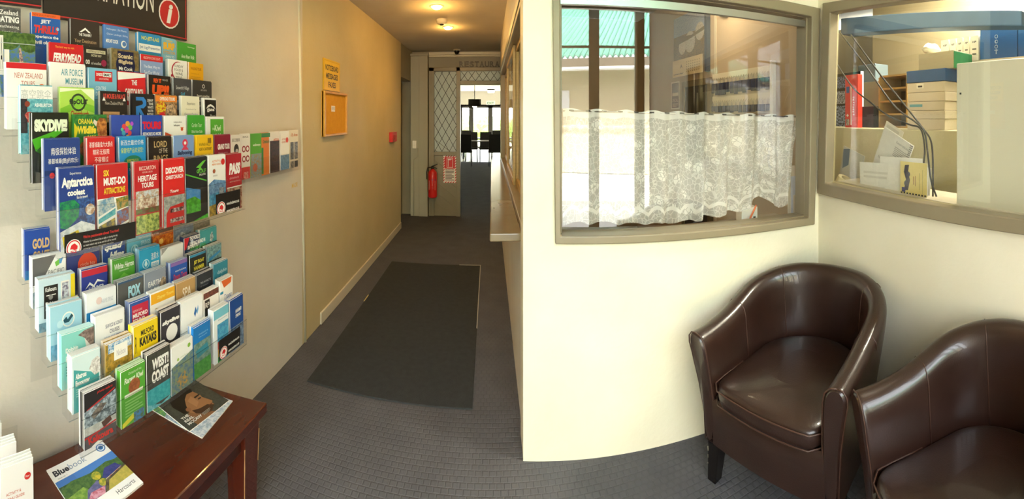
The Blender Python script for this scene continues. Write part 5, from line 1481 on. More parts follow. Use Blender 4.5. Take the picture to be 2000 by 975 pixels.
# ------------------------------------------------------------------ dark table with its magazines
tb = empty('coffee_table', (-1.0, 0.8, 0), 'low dark red wooden table with chipped square legs against the left wall under the racks', 'table')
M['mahog'] = mat('mahogany_veneer', '46180e', 0.16, '5a2412', 3.5, coat=0.3, stretch=(4, 0.6, 1))
M['mahog_dk'] = mat('mahogany_edge', '35120c', 0.3, '42180e', 6)
M['chip'] = mat('chipped_wood', 'b08a58', 0.8)
tx = lambda x, y: (x + 1.0, y - 0.8)
b = MB()
b.prism([tx(-1.172, 0.12), tx(-0.822, 0.12), tx(-0.815, 1.355), tx(-1.165, 1.275)], 0.362, 0.40)
b.build('table_top', M['mahog'], tb, bevel=0.004)
b = MB()
b.prism([tx(-1.15, 0.16), tx(-0.85, 0.16), tx(-0.845, 1.30), tx(-1.14, 1.235)], 0.285, 0.362)
b.build('apron', M['mahog_dk'], tb, bevel=0.003)
for (x, y) in ((-0.872, 1.27), (-1.11, 1.22), (-0.872, 0.2), (-1.11, 0.2)):
    X_, Y_2 = tx(x, y)
    b = MB()
    b.hexa([(X_ - .036, Y_2 - .04, 0), (X_ + .036, Y_2 - .04, 0), (X_ + .036, Y_2 + .04, 0), (X_ - .036, Y_2 + .04, 0)], [(X_ - .044, Y_2 - .05, .362), (X_ + .044, Y_2 - .05, .362), (X_ + .044, Y_2 + .05, .362), (X_ - .044, Y_2 + .05, .362)])
    lg = b.build('leg', M['mahog'], tb, bevel=0.004)
    b = MB()
    for (px_, py_, z0_, z1_) in ((.040, -.044, .04, .30), (.0405, .044, .2, .32)):
        n = 9
        pts = []
        for k in range(n):
            t_ = k / (n - 1)
            zz = z0_ + (z1_ - z0_) * t_
            s_ = (.036 + .008 * zz / .362) / .040
            pts.append((X_ + (px_ - .0005) * s_, Y_2 + py_ * s_ * 1.0, zz))
        b.tube(pts, [0.0012 + 0.0012 * random.random() for _ in pts], 4)
    b.build('chipped_edge', M['chip'], lg)


def flat_mag(name, pxs, z, sh_fn, thick, label, cat, warp=None):
    """a magazine lying on the table: corners from pixels (top-left, top-right, bottom-right, bottom-left of its cover)"""
    P = [on_floor(x, y, z + thick) for x, y in pxs]
    c = sum(P, Vector()) / 4
    lx = ((P[1] - P[0]) + (P[2] - P[3])) / 2
    ly = ((P[0] - P[3]) + (P[1] - P[2])) / 2
    w, h = lx.length, ly.length
    lx.normalize()
    ly = (ly - lx * ly.dot(lx)).normalized()
    sh = Sheet(w, h, 'f4f2ec', t=thick, edge='ece8de')
    sh_fn(sh, h / w)
    o = sh.build(name, PRINT)
    og = c - lx * w / 2 - ly * h / 2
    o.matrix_world = frame_mat(og, lx, ly)
    return tag(o, label, cat)


def bluebook(s, r):
    s.T(.05, .07, .30, .17, 'Blue', '2a2c34', .04)
    s.T(.305, .07, .60, .17, 'book', '8a9cb4', .0)
    s.T(.07, .20, .22, .225, 'issue no. 1', '6a6a6a')
    s.C(.90, .10, .075, '2c6aa8')
    s.C(.90, .10, .058, 'dce6ee')
    s.C(.90, .10, .04, '2c6aa8')
    t0, t1 = .25, r - .21
    s.R(.0, t0, 1, t1, '58764a', '2f5030')
    s.R(.0, t0, 1, t0 + .10, '4a7cc4')
    s.R(.3, t0, 1, t0 + .14, '4f84cc')
    s.Y([(.0, t0 + .16), (.2, t0 + .09), (.5, t0 + .13), (.8, t0 + .10), (1, t0 + .16), (1, t0 + .3), (0, t0 + .32)], '3f6238', '5c7c40')
    s.Y([(0, t0 + .3), (.3, t0 + .26), (.42, t1 - .05), (.1, t1), (0, t1)], '8fae50', '6a9040')
    s.Y([(.2, t1), (.32, t0 + .34), (.52, t0 + .28), (.6, t1 - .1), (.5, t1)], '5a5c88', '74749c')
    s.Y([(.22, t1 - .02), (.34, t1 - .12), (.56, t1 - .1), (.5, t1)], 'd8a0b0', 'b85060')
    s.Y([(.6, t0 + .3), (.72, t0 + .18), (.9, t0 + .2), (.95, t0 + .3), (.7, t0 + .36)], '46488c', '34407c')
    s.Y([(.62, t0 + .34), (.94, t0 + .3), (.95, t0 + .36), (.64, t0 + .42)], 'd8886c', 'c8c4c0')
    s.C(.55, t0 + .22, .07, 'd8c040', '8c9c38')
    s.C(.57, t0 + .36, .06, 'c8b848', '7a8c34')
    s.Y([(.56, t1), (.66, t1 - .14), (1, t0 + .33), (1, t1)], 'c8b458', 'b4a84c')
    s.Y([(.5, t1), (.62, t1 - .16), (1, t0 + .30), (1, t0 + .33), (.66, t1 - .13), (.56, t1)], '4a4438', '6a6048')
    s.R(0, t1, 1, r, 'f4f2ec')
    s.T(.62, r - .15, .93, r - .08, 'Harcourts', '4a4a4c')


flat_mag('magazine', [(76, 938), (182, 866), (298, 936), (178, 1004)], 0.40, bluebook, 0.004, 'white framed property magazine with a house photo on the near table end', 'magazine')


def under(s, r):
    s.R(0, 0, 1, r, '3f7c68', '2c5c50')
    s.R(0.0, r - .3, 1, r, 'c8d4e0', '8ca4bc')
    s.R(.7, 0, 1, r, 'd8e0e8', 'a0b4c8')
    s.T(.08, r - .5, .5, r - .44, 'THE ART OF', 'c8e0d4')
    s.Y([(.0, .4), (.2, .3), (.3, r), (.0, r)], '4c9078', '8cbc50')


flat_mag('magazine', [(360, 743), (463, 787), (386, 850), (290, 796)], 0.40, under, 0.003, 'pale green and blue magazine lying under the dark magazine with a portrait', 'magazine')


def portrait(s, r):
    s.R(0, 0, 1, r, '4a4c48', '3c3e3c')
    s.R(0.02, .02, .98, r - .02, '4c504a', '42463f')
    # head and neck of a bearded man in profile, in large print shapes
    s.Y([(.28, .6), (.38, .72), (.56, .84), (.64, r), (.2, r), (.18, .76)], '8f6646')
    s.Y([(.42, .32), (.6, .24), (.72, .27), (.755, .44), (.735, .5), (.80, .70), (.755, .74), (.75, .80), (.69, .82), (.60, .88), (.48, .84), (.36, .72), (.28, .6), (.33, .45)], 'a87a54')
    s.Y([(.16, .34), (.22, .18), (.38, .07), (.56, .03), (.71, .08), (.74, .22), (.70, .27), (.58, .25), (.46, .33), (.37, .46), (.30, .62), (.20, .58)], '1d1713')
    s.Y([(.36, .62), (.50, .68), (.66, .70), (.75, .80), (.69, .82), (.60, .88), (.48, .84), (.36, .72)], '4a3224')
    s.C(.33, .56, .05, '9c6c4a')
    s.Y([(.62, .40), (.75, .40), (.75, .43), (.62, .44)], '2c1c14')
    s.R(.64, .48, .71, .51, '33221a')
    s.R(.66, .735, .745, .755, '6c3c2c')
    s.Y([(.46, .40), (.6, .34), (.6, .55), (.48, .62)], 'b98a62')
    s.T(.08, r - .30, .24, r - .24, 'THE', W_, .04)
    s.T(.08, r - .22, .28, r - .16, 'REAL', W_, .04)
    s.T(.08, r - .14, .40, r - .08, 'MCCAW', W_, .04)
    s.lines(.42, r - .13, .62, r - .06, 3, 'a8a8a0')


flat_mag('magazine', [(298, 789), (372, 741), (452, 780), (372, 838)], 0.4035, portrait, 0.003, 'dark magazine with a bearded portrait, lying on the pale magazine', 'magazine')

# white menu guides standing at the near end of the table, in a clear stand
GUIDE = [('T',.16,.72,.62,.80,'ACTIVITY &','c8604c',.01),('T',.16,.86,.72,.94,'MENU GUIDE','c8604c',.01),('C',.82,.45,.10,'d8322c'),('T',.75,.42,.89,.48,'Peter','f8e4e0',.02,.2),('C',.3,1.1,.06,'d88070'),('C',.46,1.06,.05,'e8c8c0'),('Y',[(0,1.5),(1,1.3),(1,2.1),(0,2.1)],'8cb0d4','5a84b0'),('Y',[(.5,1.2),(.56,1.2),(.64,1.9),(.5,1.9)],'4a5c7c'),('Y',[(.3,1.75),(.9,1.6),(1,2.1),(.3,2.1)],'b8ccd8','6a88a4')]
gst = empty('guide_stand', (-1.0, 0.42, 0.40), 'clear stand of white menu guides at the near end of the dark table', 'leaflet stand')
b = MB()
b.box(-0.145, 0.055, -0.10, 0.09, 0.0, 0.004)
b.box(0.045, 0.047, -0.10, 0.09, 0.004, 0.09)
b.box(-0.145, -0.143, -0.10, 0.09, 0.004, 0.16)
b.build('stand_body', M['acrylic'], gst)
for i, (xa_, xb_, yt, X, lab, gz) in enumerate([(2, 66, 908, -0.968, 'white menu guide with a red spot, foremost in the clear stand on the table', 0),
                                          (-28, 33, 875, -1.03, 'white menu guide standing behind the foremost one in the clear stand', 0),
                                          (-60, 4, 838, -1.10, 'white menu guide rearmost in the clear stand, its edge at the wall', 0)]):
    ya, yb = on_x(xa_, yt, X).y, on_x(xb_, yt, X).y
    zt = on_x((xa_ + xb_) / 2, yt, X).z
    for k in range(4):
        sh = Sheet(yb - ya, zt - 0.405, 'f4f3f0', t=0.0025)
        if k == 0:
            paint(sh, GUIDE)
        o = sh.build('menu_guide', PRINT)
        o.matrix_world = frame_mat((X - 0.006 * k, ya, 0.405 + 0.003 * k), (0, 1, 0), (0, 0, 1)) @ Matrix.Rotation(-0.02, 4, 'X')
        if k == 0:
            tag(o, lab, 'leaflet', 'white menu guides')
        else:
            tag(o, 'spare copy tight behind the ' + ['foremost', 'middle', 'rearmost'][i] + ' white menu guide in the clear stand', 'leaflet', ['spares of the foremost guide', 'spares of the middle guide', 'spares of the rear guide'][i])

# ------------------------------------------------------------------ tub chairs
M['leather'] = mat('dark_brown_leather', '2a1a14', 0.30, '32201a', 9, 0.12, 220, coat=0.3)
M['seam'] = mat('leather_seam', '452c22', 0.45)
M['blackwood'] = mat('black_lacquer_leg', '120e0c', 0.25)


def tub_chair(label):
    o = empty('tub_chair', (0, 0, 0), label, 'armchair')
    A, BK, YA = 0.262, 0.255, 0.03       # half width, back depth, where the arms turn into the back
    FRONT = -0.275

    def plan(p):
        """p from 0 (left arm front) to 1 (right arm front): centre line of the shell, its outward normal and rim height"""
        La = YA - FRONT
        Lc = PI * 0.5 * (A + BK) * 0.985
        s = p * (2 * La + Lc)
        if s < La:
            pos, nrm = (-A, FRONT + s), (-1, 0)
        elif s > La + Lc:
            pos, nrm = (A, FRONT + (2 * La + Lc - s)), (1, 0)
        else:
            a = PI - PI * (s - La) / Lc
            pos = (A * math.cos(a), YA + BK * math.sin(a))
            nx, ny = math.cos(a) / A, math.sin(a) / BK
            l = math.hypot(nx, ny)
            nrm = (nx / l, ny / l)
        q = 1 - abs(2 * p - 1)
        t = min(1, max(0, (q - 0.0) / 0.86))
        h = 0.635 + 0.132 * (t * t * (3 - 2 * t)) + 0.01 * q
        return pos, nrm, h

    def section(p, push=0.0, shrink=1.0):
        (x, y), (nx, ny), h = plan(p)
        pr = [(.030, .195), (.034, .30), (.040, .42), (.050, .54), (.056, h - .05), (.052, h - .022), (.036, h - .004), (.012, h), (-.014, h - .006), (-.030, h - .026), (-.036, h - .06), (-.034, .52), (-.030, .42), (-.028, .30), (-.026, .195)]
        out = []
        for k, (of, z) in enumerate(pr):
            of = .006 + (of - .006) * shrink
            fl = 0.055 * max(0, (z - .36) / .4)
            z2 = z if shrink == 1 else .195 + (z - .195) * (1 - (1 - shrink) * .05)
            lean = -0.05 * max(0, (z - .30) / .35) if (p < .02 or p > .98) else 0
            w = max(0, 1 - min(p, 1 - p) / 0.10)
            fy = -0.045 * w * max(0, min(1, (z - .28) / .32))
            out.append((x + nx * (of + fl * .8), y + ny * (of + fl * .25) + fy + push, z2))
        return out

    N = 44
    ps = [i / N for i in range(N + 1)]
    rows = [section(0, -0.012, 0.72)] + [section(0, -0.004, 0.95)] + [section(p) for p in ps] + [section(1, -0.004, 0.95)] + [section(1, -0.012, 0.72)]
    b = MB()
    b.grid(rows)
    n = len(rows[0])
    b.add(rows[0], [tuple(range(n))])
    b.add(rows[-1], [tuple(range(n))[::-1]])
    # underside between the two skins
    for i in range(len(rows) - 1):
        b.add([rows[i][0], rows[i][-1], rows[i + 1][-1], rows[i + 1][0]], [(0, 1, 2, 3)])
    o1 = b.build('shell', M['leather'], o, smooth=True, subsurf=1)
    # seams: piping down the inside of the shell, over the rim, and round the arm fronts
    for p in (0.155, 0.345, 0.655, 0.845):
        s = section(p)
        b = MB()
        pts = [Vector(q) for q in s]
        c2 = plan(p)[1]
        path = [q for q in pts[4:13]]
        cen = sum(path, Vector()) / len(path)
        path = [q + (Vector((c2[0], c2[1], 0)) * (0.0012 if k < 3 else (0 if k < 5 else -0.0012))) + Vector((0, 0, -0.0034 if 0 <= k <= 5 else 0)) for k, q in enumerate(path)]
        b.tube(path, 0.0022, 6)
        b.build('seam', M['seam'], o1, smooth=True)
    for p, sgn in ((0, -1), (1, 1)):
        for a0, a1 in ((0, 7), (7, 15)):
            b = MB()
            s = [Vector(q) + Vector((0, -0.0015, 0)) for q in section(p, -0.005, 0.97)]
            b.tube(s[a0:a1 + 1] if a1 < 15 else s[7:15], 0.0026, 6)
            b.build('seam', M['seam'], o1, smooth=True)
    # seat cushion
    def seat_ring(z, ins, crown=0.0):
        pts = []
        ai = A - 0.032 - ins
        bi = BK - 0.03 - ins
        m = 26
        fl = 0.055 * max(0, (z - .36) / .4) * .8
        for k in range(m + 1):
            a = PI - PI * k / m
            pts.append((ai * math.cos(a) + (fl if math.cos(a) > 0 else -fl) * abs(math.cos(a)), YA + bi * math.sin(a), z))
        m2 = 12
        fy = FRONT - 0.035 + ins
        xr_ = ai + fl
        for k in range(1, 5):
            pts.append((xr_, YA + (fy + .03 - YA) * k / 5, z))
        for k in range(m2 + 1):
            u = 1 - 2 * k / m2
            pts.append((xr_ * u * (1 if abs(u) < .99 else .985), fy - 0.018 * (1 - u * u) + (0.03 if abs(u) > .99 else 0), z))
        for k in range(1, 5):
            pts.append((-xr_, YA + (fy + .03 - YA) * (5 - k) / 5, z))
        return pts

    b = MB()
    rr = [seat_ring(.375, .012), seat_ring(.385, .002), seat_ring(.435, .0), seat_ring(.450, .010), seat_ring(.458, .04), seat_ring(.466, .10), seat_ring(.470, .17)]
    b.grid(rr, closed=True)
    b.add(rr[-1], [tuple(range(len(rr[-1])))])
    b.add(rr[0], [tuple(range(len(rr[0])))[::-1]])
    se = b.build('seat_cushion', M['leather'], o, smooth=True, subsurf=1)
    for zz in (.4395, .388):
        b = MB()
        ring = seat_ring(zz, -.001)
        b.tube(ring[26:27 + 20], 0.003, 6)
        b.build('piping', M['seam'], se, smooth=True)
    # front apron and base
    b = MB()
    rows = []
    for z, f in ((.195, 0.0), (.30, -.004), (.375, -.01), (.382, .0)):
        rows.append([(-.245 + .49 * k / 8, FRONT - .012 + f - .008 * (1 - (2 * k / 8 - 1) ** 2), z) for k in range(9)])
    b.grid(rows)
    b.add([(-.245, FRONT + .03, .195), (.245, FRONT + .03, .195), (.245, FRONT + .03, .382), (-.245, FRONT + .03, .382)], [(1, 0, 3, 2)])
    b.build('front_apron', M['leather'], o, smooth=True)
    b = MB()
    b.prism([(-.25, FRONT), (.25, FRONT), (.25, .06), (.18, .22), (0, .27), (-.18, .22), (-.25, .06)], .19, .20)
    b.build('base_cloth', M['black'], o)
    for sx, sy, dy in ((-1, -.235, .0), (1, -.235, .0), (-1, .16, .05), (1, .16, .05)):
        b = MB()
        x, y, xb_, yb_ = sx * .262, sy, sx * .282, sy + dy
        b.hexa([(xb_ - .021, yb_ - .021, 0), (xb_ + .021, yb_ - .021, 0), (xb_ + .021, yb_ + .021, 0), (xb_ - .021, yb_ + .021, 0)], [(x - .03, y - .03, .197), (x + .03, y - .03, .197), (x + .03, y + .03, .197), (x - .03, y + .03, .197)])
        lg = b.build('leg', M['blackwood'], o, bevel=0.003)
        if sy < 0:
            b = MB()
            for k in range(4):
                z0_ = .02 + .035 * k
                f = 1 - (z0_ / .197)
                b.tube([(x + (xb_ - x) * f - .0175 - .0125 * (1 - f), y + (yb_ - y) * f - .0175 - .0125 * (1 - f), z0_), (x + (xb_ - x) * (f - .1) - .0185 - .0125 * (1.1 - f), y + (yb_ - y) * (f - .1) - .0185 - .0125 * (1.1 - f), z0_ + .0197)], .0012, 4)
            b.build('worn_edge', M['trim_lite'], lg)
    return o


CH1 = tub_chair('dark brown leather tub chair in the corner under the lace window, black tapered legs')
CH1.location = (1.200, 1.252, 0)
CH1.rotation_euler = (0, 0, math.atan2(-0.953, 0.302))
CH2 = copy_thing(CH1, (1.095, 0.390, 0), math.atan2(-0.88, -0.47), 'dark brown leather tub chair with a worn seat, against the side wall below the window', None, (1, 0.86, 1.02))

# ------------------------------------------------------------------ lace curtain
def lace():
    m = bpy.data.materials.new('white_lace')
    m.use_nodes = True
    nt = m.node_tree
    nt.nodes.remove(nt.nodes['Principled BSDF'])
    out = nt.nodes['Material Output']
    N = nt.nodes.new
    uv = N('ShaderNodeUVMap')
    uv.uv_map = 'cloth'

    def math_(op, a, b=None, v=None):
        n = N('ShaderNodeMath')
        n.operation = op
        for i, s in enumerate((a, b)):
            if s is None:
                continue
            if isinstance(s, (int, float)):
                n.inputs[i].default_value = s
            else:
                nt.links.new(s, n.inputs[i])
        return n.outputs[0]

    sep = N('ShaderNodeSeparateXYZ')
    nt.links.new(uv.outputs[0], sep.inputs[0])
    # petals: big voronoi cells with outlines, dense cloth inside
    v1 = N('ShaderNodeTexVoronoi')
    v1.inputs['Scale'].default_value = 11
    nt.links.new(uv.outputs[0], v1.inputs['Vector'])
    v2 = N('ShaderNodeTexVoronoi')
    v2.feature = 'DISTANCE_TO_EDGE'
    v2.inputs['Scale'].default_value = 34
    nt.links.new(uv.outputs[0], v2.inputs['Vector'])
    v3 = N('ShaderNodeTexVoronoi')
    v3.feature = 'DISTANCE_TO_EDGE'
    v3.inputs['Scale'].default_value = 210
    nt.links.new(uv.outputs[0], v3.inputs['Vector'])
    nz = N('ShaderNodeTexNoise')
    nz.inputs['Scale'].default_value = 9
    nz.inputs['Detail'].default_value = 2
    nt.links.new(uv.outputs[0], nz.inputs['Vector'])
    flower = math_('LESS_THAN', v1.outputs['Distance'], 0.40)
    patch = math_('GREATER_THAN', nz.outputs['Fac'], 0.47)
    flower = math_('MULTIPLY', flower, patch)
    outline = math_('LESS_THAN', v2.outputs['Distance'], 0.05)
    net = math_('LESS_THAN', v3.outputs['Distance'], 0.16)
    # dense bands: heading at the top, scalloped foot
    head = math_('GREATER_THAN', sep.outputs[1], 0.615)
    sc = math_('SINE', math_('MULTIPLY', sep.outputs[0], 26.0))
    sc = math_('MULTIPLY_ADD', math_('ABSOLUTE', sc), 0.035)
    nt.nodes[-1].inputs[2].default_value = 0.055
    foot = math_('LESS_THAN', math_('ABSOLUTE', math_('SUBTRACT', sep.outputs[1], sc)), 0.012)
    gaps = math_('SUBTRACT', 1.0, math_('MULTIPLY', outline, 0.7))
    d = math_('MAXIMUM', math_('MULTIPLY', math_('MULTIPLY', flower, 0.95), gaps), math_('MULTIPLY', math_('SUBTRACT', outline, flower), 0.8))
    d = math_('MAXIMUM', d, math_('MULTIPLY', net, 0.6))
    d = math_('MAXIMUM', d, math_('MULTIPLY', head, 0.9))
    d = math_('MAXIMUM', d, math_('MULTIPLY', foot, 0.95))
    d = math_('MAXIMUM', d, 0.45)
    tr = N('ShaderNodeBsdfTransparent')
    df = N('ShaderNodeBsdfDiffuse')
    df.inputs[0].default_value = (0.95, 0.94, 0.91, 1)
    tl = N('ShaderNodeBsdfTranslucent')
    tl.inputs[0].default_value = (0.92, 0.92, 0.9, 1)
    m1 = N('ShaderNodeMixShader')
    m1.inputs[0].default_value = 0.3
    nt.links.new(df.outputs[0], m1.inputs[1])
    nt.links.new(tl.outputs[0], m1.inputs[2])
    m2 = N('ShaderNodeMixShader')
    nt.links.new(d, m2.inputs[0])
    nt.links.new(tr.outputs[0], m2.inputs[1])
    nt.links.new(m1.outputs[0], m2.inputs[2])
    nt.links.new(m2.outputs[0], out.inputs[0])
    return m


CD = -0.14
ct = empty('lace_curtain', FW.pt(fg[0][0] + 0.7, fg[0][1], CD), 'white flowered lace curtain hung across the lower half of the front window', 'curtain')
inv_c = Matrix.Translation(-ct.location)
uL, zL = FW.uz(1099, 213, CD)
uR, zR = FW.uz(1561, 226, CD)
_, bL = FW.uz(1100, 446, CD)
nu, nv = 300, 36
rows, uvs = [], []
for j in range(nv + 1):
    t = j / nv
    row = []
    for i in range(nu + 1):
        s = i / nu
        u = uL + (uR - uL) * s
        top = zL + (zR - zL) * s + 0.005 * math.sin(s * 61)
        bot = bL + 0.012 * math.sin(s * 9 + 1) + 0.014 * abs(math.sin(s * 31))
        # the cloth is hitched up near its right-hand end
        bot += 0.07 * math.exp(-((s - 0.80) / 0.05) ** 2) + 0.10 * max(0, (s - 0.93) / 0.07)
        pull = -0.16 * max(0, (s - 0.90) / 0.10) * t * (1.0 if t > 0.4 else t / 0.4) * (uR - uL) * 0.35
        amp = 0.007 + 0.020 * min(1, max(0, (s - 0.22) / 0.35))
        fold = math.sin(s * 62 + 1.6 * math.sin(s * 13)) + 0.5 * math.sin(s * 118 + 2.2 * t)
        d = CD + amp * fold * (0.55 + 0.45 * t) - 0.01 * t
        z = top + (bot - top) * t
        row.append(FW.pt(u + pull + 0.004 * math.sin(t * 7 + s * 40), z, d))
        uvs.append((s * 1.9, (1 - t) * 0.66))
    rows.append(row)
b = MB()
b.X = inv_c
b.grid(rows)
cl = b.build('lace_cloth', lace(), ct, smooth=True)
ul = cl.data.uv_layers.new(name='cloth')
for lp in cl.data.loops:
    ul.data[lp.index].uv = uvs[lp.vertex_index]
b = MB()
b.X = inv_c
b.tube([FW.pt(uL - 0.02, zL - 0.008, CD), FW.pt(uR + 0.02, zR - 0.008, CD)], 0.004, 8)
b.build('curtain_wire', M['metal'], ct, smooth=True)
for k in range(17):
    s = (k + 0.5) / 17
    u = uL + (uR - uL) * s
    z = zL + (zR - zL) * s - 0.006
    b = MB()
    b.X = inv_c
    b.tube([FW.pt(u - 0.011, z, CD + 0.033), FW.pt(u + 0.011, z - 0.001, CD + 0.033)], 0.0036, 6)
    b.build('curtain_clip', M['lead'], ct, smooth=True)

# things lying behind the lace
def fw_sheet(px0, py0, px1, py1, d, base, els, name, label, cat, t=0.002, roll=0.0, base2=None):
    u0, z0 = FW.uz(px0, py1, d)
    u1, z1 = FW.uz(px1, py0, d)
    sh = Sheet(u1 - u0, z1 - z0, base, base2, t=t)
    paint(sh, els)
    o = sh.build(name, PRINT)
    o.matrix_world = FW.frame(u0, z0, d) @ Matrix.Rotation(roll, 4, 'Z')
    return tag(o, label, cat)


sillz = fg[1][1] - 0.05
u0, z0 = FW.uz(1447, 424, -0.20)
u1, z1 = FW.uz(1478, 403, -0.20)
pb = empty('card_machine', FW.pt(u0, sillz, -0.22), 'white box with an orange lead on the sill behind the lace curtain', 'machine')
b = MB()
b.X = Matrix.Translation(-pb.location)
FW.box(b, u0, u1, sillz, z1, -0.26, -0.19)
b.build('case', M['white'], pb, bevel=0.004)
b = MB()
b.X = Matrix.Translation(-pb.location)
FW.box(b, u1 - 0.028, u1 - 0.014, sillz + 0.022, sillz + 0.038, -0.191, -0.1885)
b.build('socket', M['black'], pb)
b = MB()
b.X = Matrix.Translation(-pb.location)
b.tube([FW.pt(u0 + 0.02, sillz + 0.006, -0.175), FW.pt(u0 + 0.045, sillz + 0.03, -0.178), FW.pt(u0 + 0.075, z1 - 0.01, -0.18), FW.pt(u1 - 0.004, z1 + 0.006, -0.20)], 0.005, 8)
b.build('orange_lead', mat('orange_cable', 'e8743a', 0.5), pb, smooth=True)
u0, z0 = FW.uz(1538, 418, -0.21)
for k, (w_, h_, c_, lab, dd) in enumerate([(0.05, 0.30, 'd6ccb8', 'tall cream paper standing at the right end of the lace window', -0.22), (0.045, 0.24, 'c4ccdc', 'pale blue paper in front of the tall cream one at the lace window', -0.20), (0.05, 0.13, 'd8cfbc', 'short cream card lowest at the right end of the lace window', -0.185)]):
    sh = Sheet(w_, h_, c_, t=0.003)
    o = sh.build('paper', PRINT)
    o.matrix_world = FW.frame(u0 + 0.01 + 0.008 * k, sillz, dd)
    tag(o, lab, 'paper')

# ------------------------------------------------------------------ office behind the lace window (wall facing left at OX)
OX = 1.97
b = MB()
b.box(OX, OX + 0.10, 2.0, 3.28, 0, 2.8)
struct(b.build('wall_office_side', mat('office_partition', 'c0ad90', 0.65)))
b = MB()
b.box(OX, OX + 0.10, 3.28, 5.2, 0, 2.8)
struct(b.build('wall_office_inner', mat('office_inner_wall', 'ae9a7c', 0.65)))
b = MB()
b.box(OX - 0.008, OX, 3.17, 3.20, 0, 2.8)
struct(b.build('trim_4', M['trim_lite']))


def ox(px, py, X=OX):
    return on_x(px, py, X)


def east_frame(y_left, z, X=OX):
    """plane facing -X: as seen from the left, further away is to the left"""
    return frame_mat((X, y_left, z), (0, -1, 0), (0, 0, 1))


# dark doorway in the office side wall; its unlit opening is a dark sheet
ya, yb = ox(1337, 200).y, ox(1393, 200).y
zd = ox(1340, 160).z
b = MB()
b.ring([(-ya, 0), (-yb, 0), (-yb, zd), (-ya, zd)], [(-ya + .05, 0.01), (-yb - .05, 0.01), (-yb - .05, zd - .06), (-ya + .05, zd - .06)], lambda u, z_, d: (OX - d, -u, z_), 0.0, 0.035)
dr2 = struct(b.build('door_2', mat('office_door_frame', '6a5c40', 0.5)))
b = MB()
b.box(OX - 0.02, OX - 0.004, yb + .05, ya - .05, 0.01, zd - .06)
b.build('opening_sheet', mat('unlit_opening', '2e2b24', 0.4), dr2)

# hanging calendar over the doorway
cy0, cy1 = ox(1316, 100, OX - .03).y, ox(1377, 100, OX - .03).y
ctop, cbot = ox(1346, 24, OX - .03).z, ox(1346, 146, OX - .03).z
cmid = ox(1346, 112, OX - .03).z
cal = empty('wall_calendar', (OX - .03, cy0, cbot), 'big wall calendar with a misty landscape photo seen through the lace window glass', 'calendar')
wc = cy0 - cy1
sh = Sheet(wc, ctop - cmid, '7a88a4', 'a0a8b4', t=0.004)
hc = (ctop - cmid) / wc
sh.R(0, hc * .45, 1, hc, '8a7450', '4c4438')
sh.C(.3, hc * .72, .12, 'd8d4cc', 'b8b0a0')
sh.C(.55, hc * .66, .16, 'd4d0c8', 'a8a090')
sh.C(.85, hc * .5, .13, 'cfcac0', 'a8a090')
sh.Y([(0, hc * .55), (.3, hc * .48), (.6, hc * .52), (1, hc * .42), (1, hc * .5), (.5, hc * .6), (0, hc * .66)], '6a5a40')
o = sh.build('picture_leaf', PRINT, cal)
o.matrix_local = Matrix.Translation(-Vector(cal.location)) @ east_frame(cy0, cmid, OX - .03)
sh = Sheet(wc * .97, cmid - cbot, 'd8c49c', t=0.003)
hc = (cmid - cbot) / (wc * .97)
sh.T(.28, hc * .3, .36, hc * .52, 'A', '5a4a38', .03)
sh.T(.04, hc * .78, .40, hc * .88, 'calendar', '3a3028', .03)
for r_ in range(5):
    for c_ in range(7):
        sh.R(.5 + c_ * .066, hc * (.2 + r_ * .14), .525 + c_ * .066, hc * (.27 + r_ * .14), '9a8660')
o = sh.build('month_leaf', PRINT, cal)
o.matrix_local = Matrix.Translation(-Vector(cal.location)) @ east_frame(cy0 + .02, cbot, OX - .035)
b = MB()
b.X = Matrix.Translation(-Vector(cal.location))
b.box(OX - .045, OX - .002, cy1 - .05, cy1 - .012, cbot, ctop)
b.build('side_board', mat('slate_blue_board', '3c4656', 0.5), cal)

# narrow brown poster left of the doorway
py0, py1 = ox(1311, 180, OX - .012).y, ox(1327, 180, OX - .012).y
zt, zb = ox(1319, 160, OX - .012).z, ox(1319, 213, OX - .012).z
sh = Sheet(py0 - py1, zt - zb, 'd8cdb8', t=0.003)
hv = (zt - zb) / (py0 - py1)
sh.R(.08, .06, .92, hv - .06, '4a2424', '5c3430')
sh.R(.14, hv * .40, .86, hv * .52, 'c8b8a0')
sh.T(.16, hv * .62, .84, hv * .74, 'SPECIAL', 'b8a088', .02)
sh.lines(.18, hv * .8, .84, hv * .94, 3, 'b8a088')
o = sh.build('notice_poster', PRINT)
o.matrix_world = east_frame(py0, zb, OX - .012)
tag(o, 'narrow brown poster beside the dark office doorway behind the window', 'poster')

# round wall light
p = ox(1411, 8, OX - .05)
wl = empty('round_wall_light', p, 'round white light high on the office wall above the key board', 'wall light')
b = MB()
b.lathe([(.10, 0), (.105, .02), (.09, .05), (.05, .066), (.01, .07)], 28)
o = b.build('diffuser', mat('opal_diffuser', 'f0e6cc', 0.4, emit='ffe8c0', estr=0.5), wl, smooth=True)
o.rotation_euler = (0, -PI / 2, 0)
b = MB()
b.lathe([(.11, -.05), (.11, 0)], 28)
o = b.build('base', M['metal'], wl, smooth=True)
o.rotation_euler = (0, -PI / 2, 0)
ol = bpy.data.lights.new('office_lamp', 'POINT')
ol.energy = OFFICE_LAMP
ol.color = (1.0, 0.80, 0.52)
ol.shadow_soft_size = 0.1
oo = bpy.data.objects.new('office_lamp', ol)
COL.objects.link(oo)
oo.location = (p.x - 0.35, p.y - 0.1, p.z - 0.05)

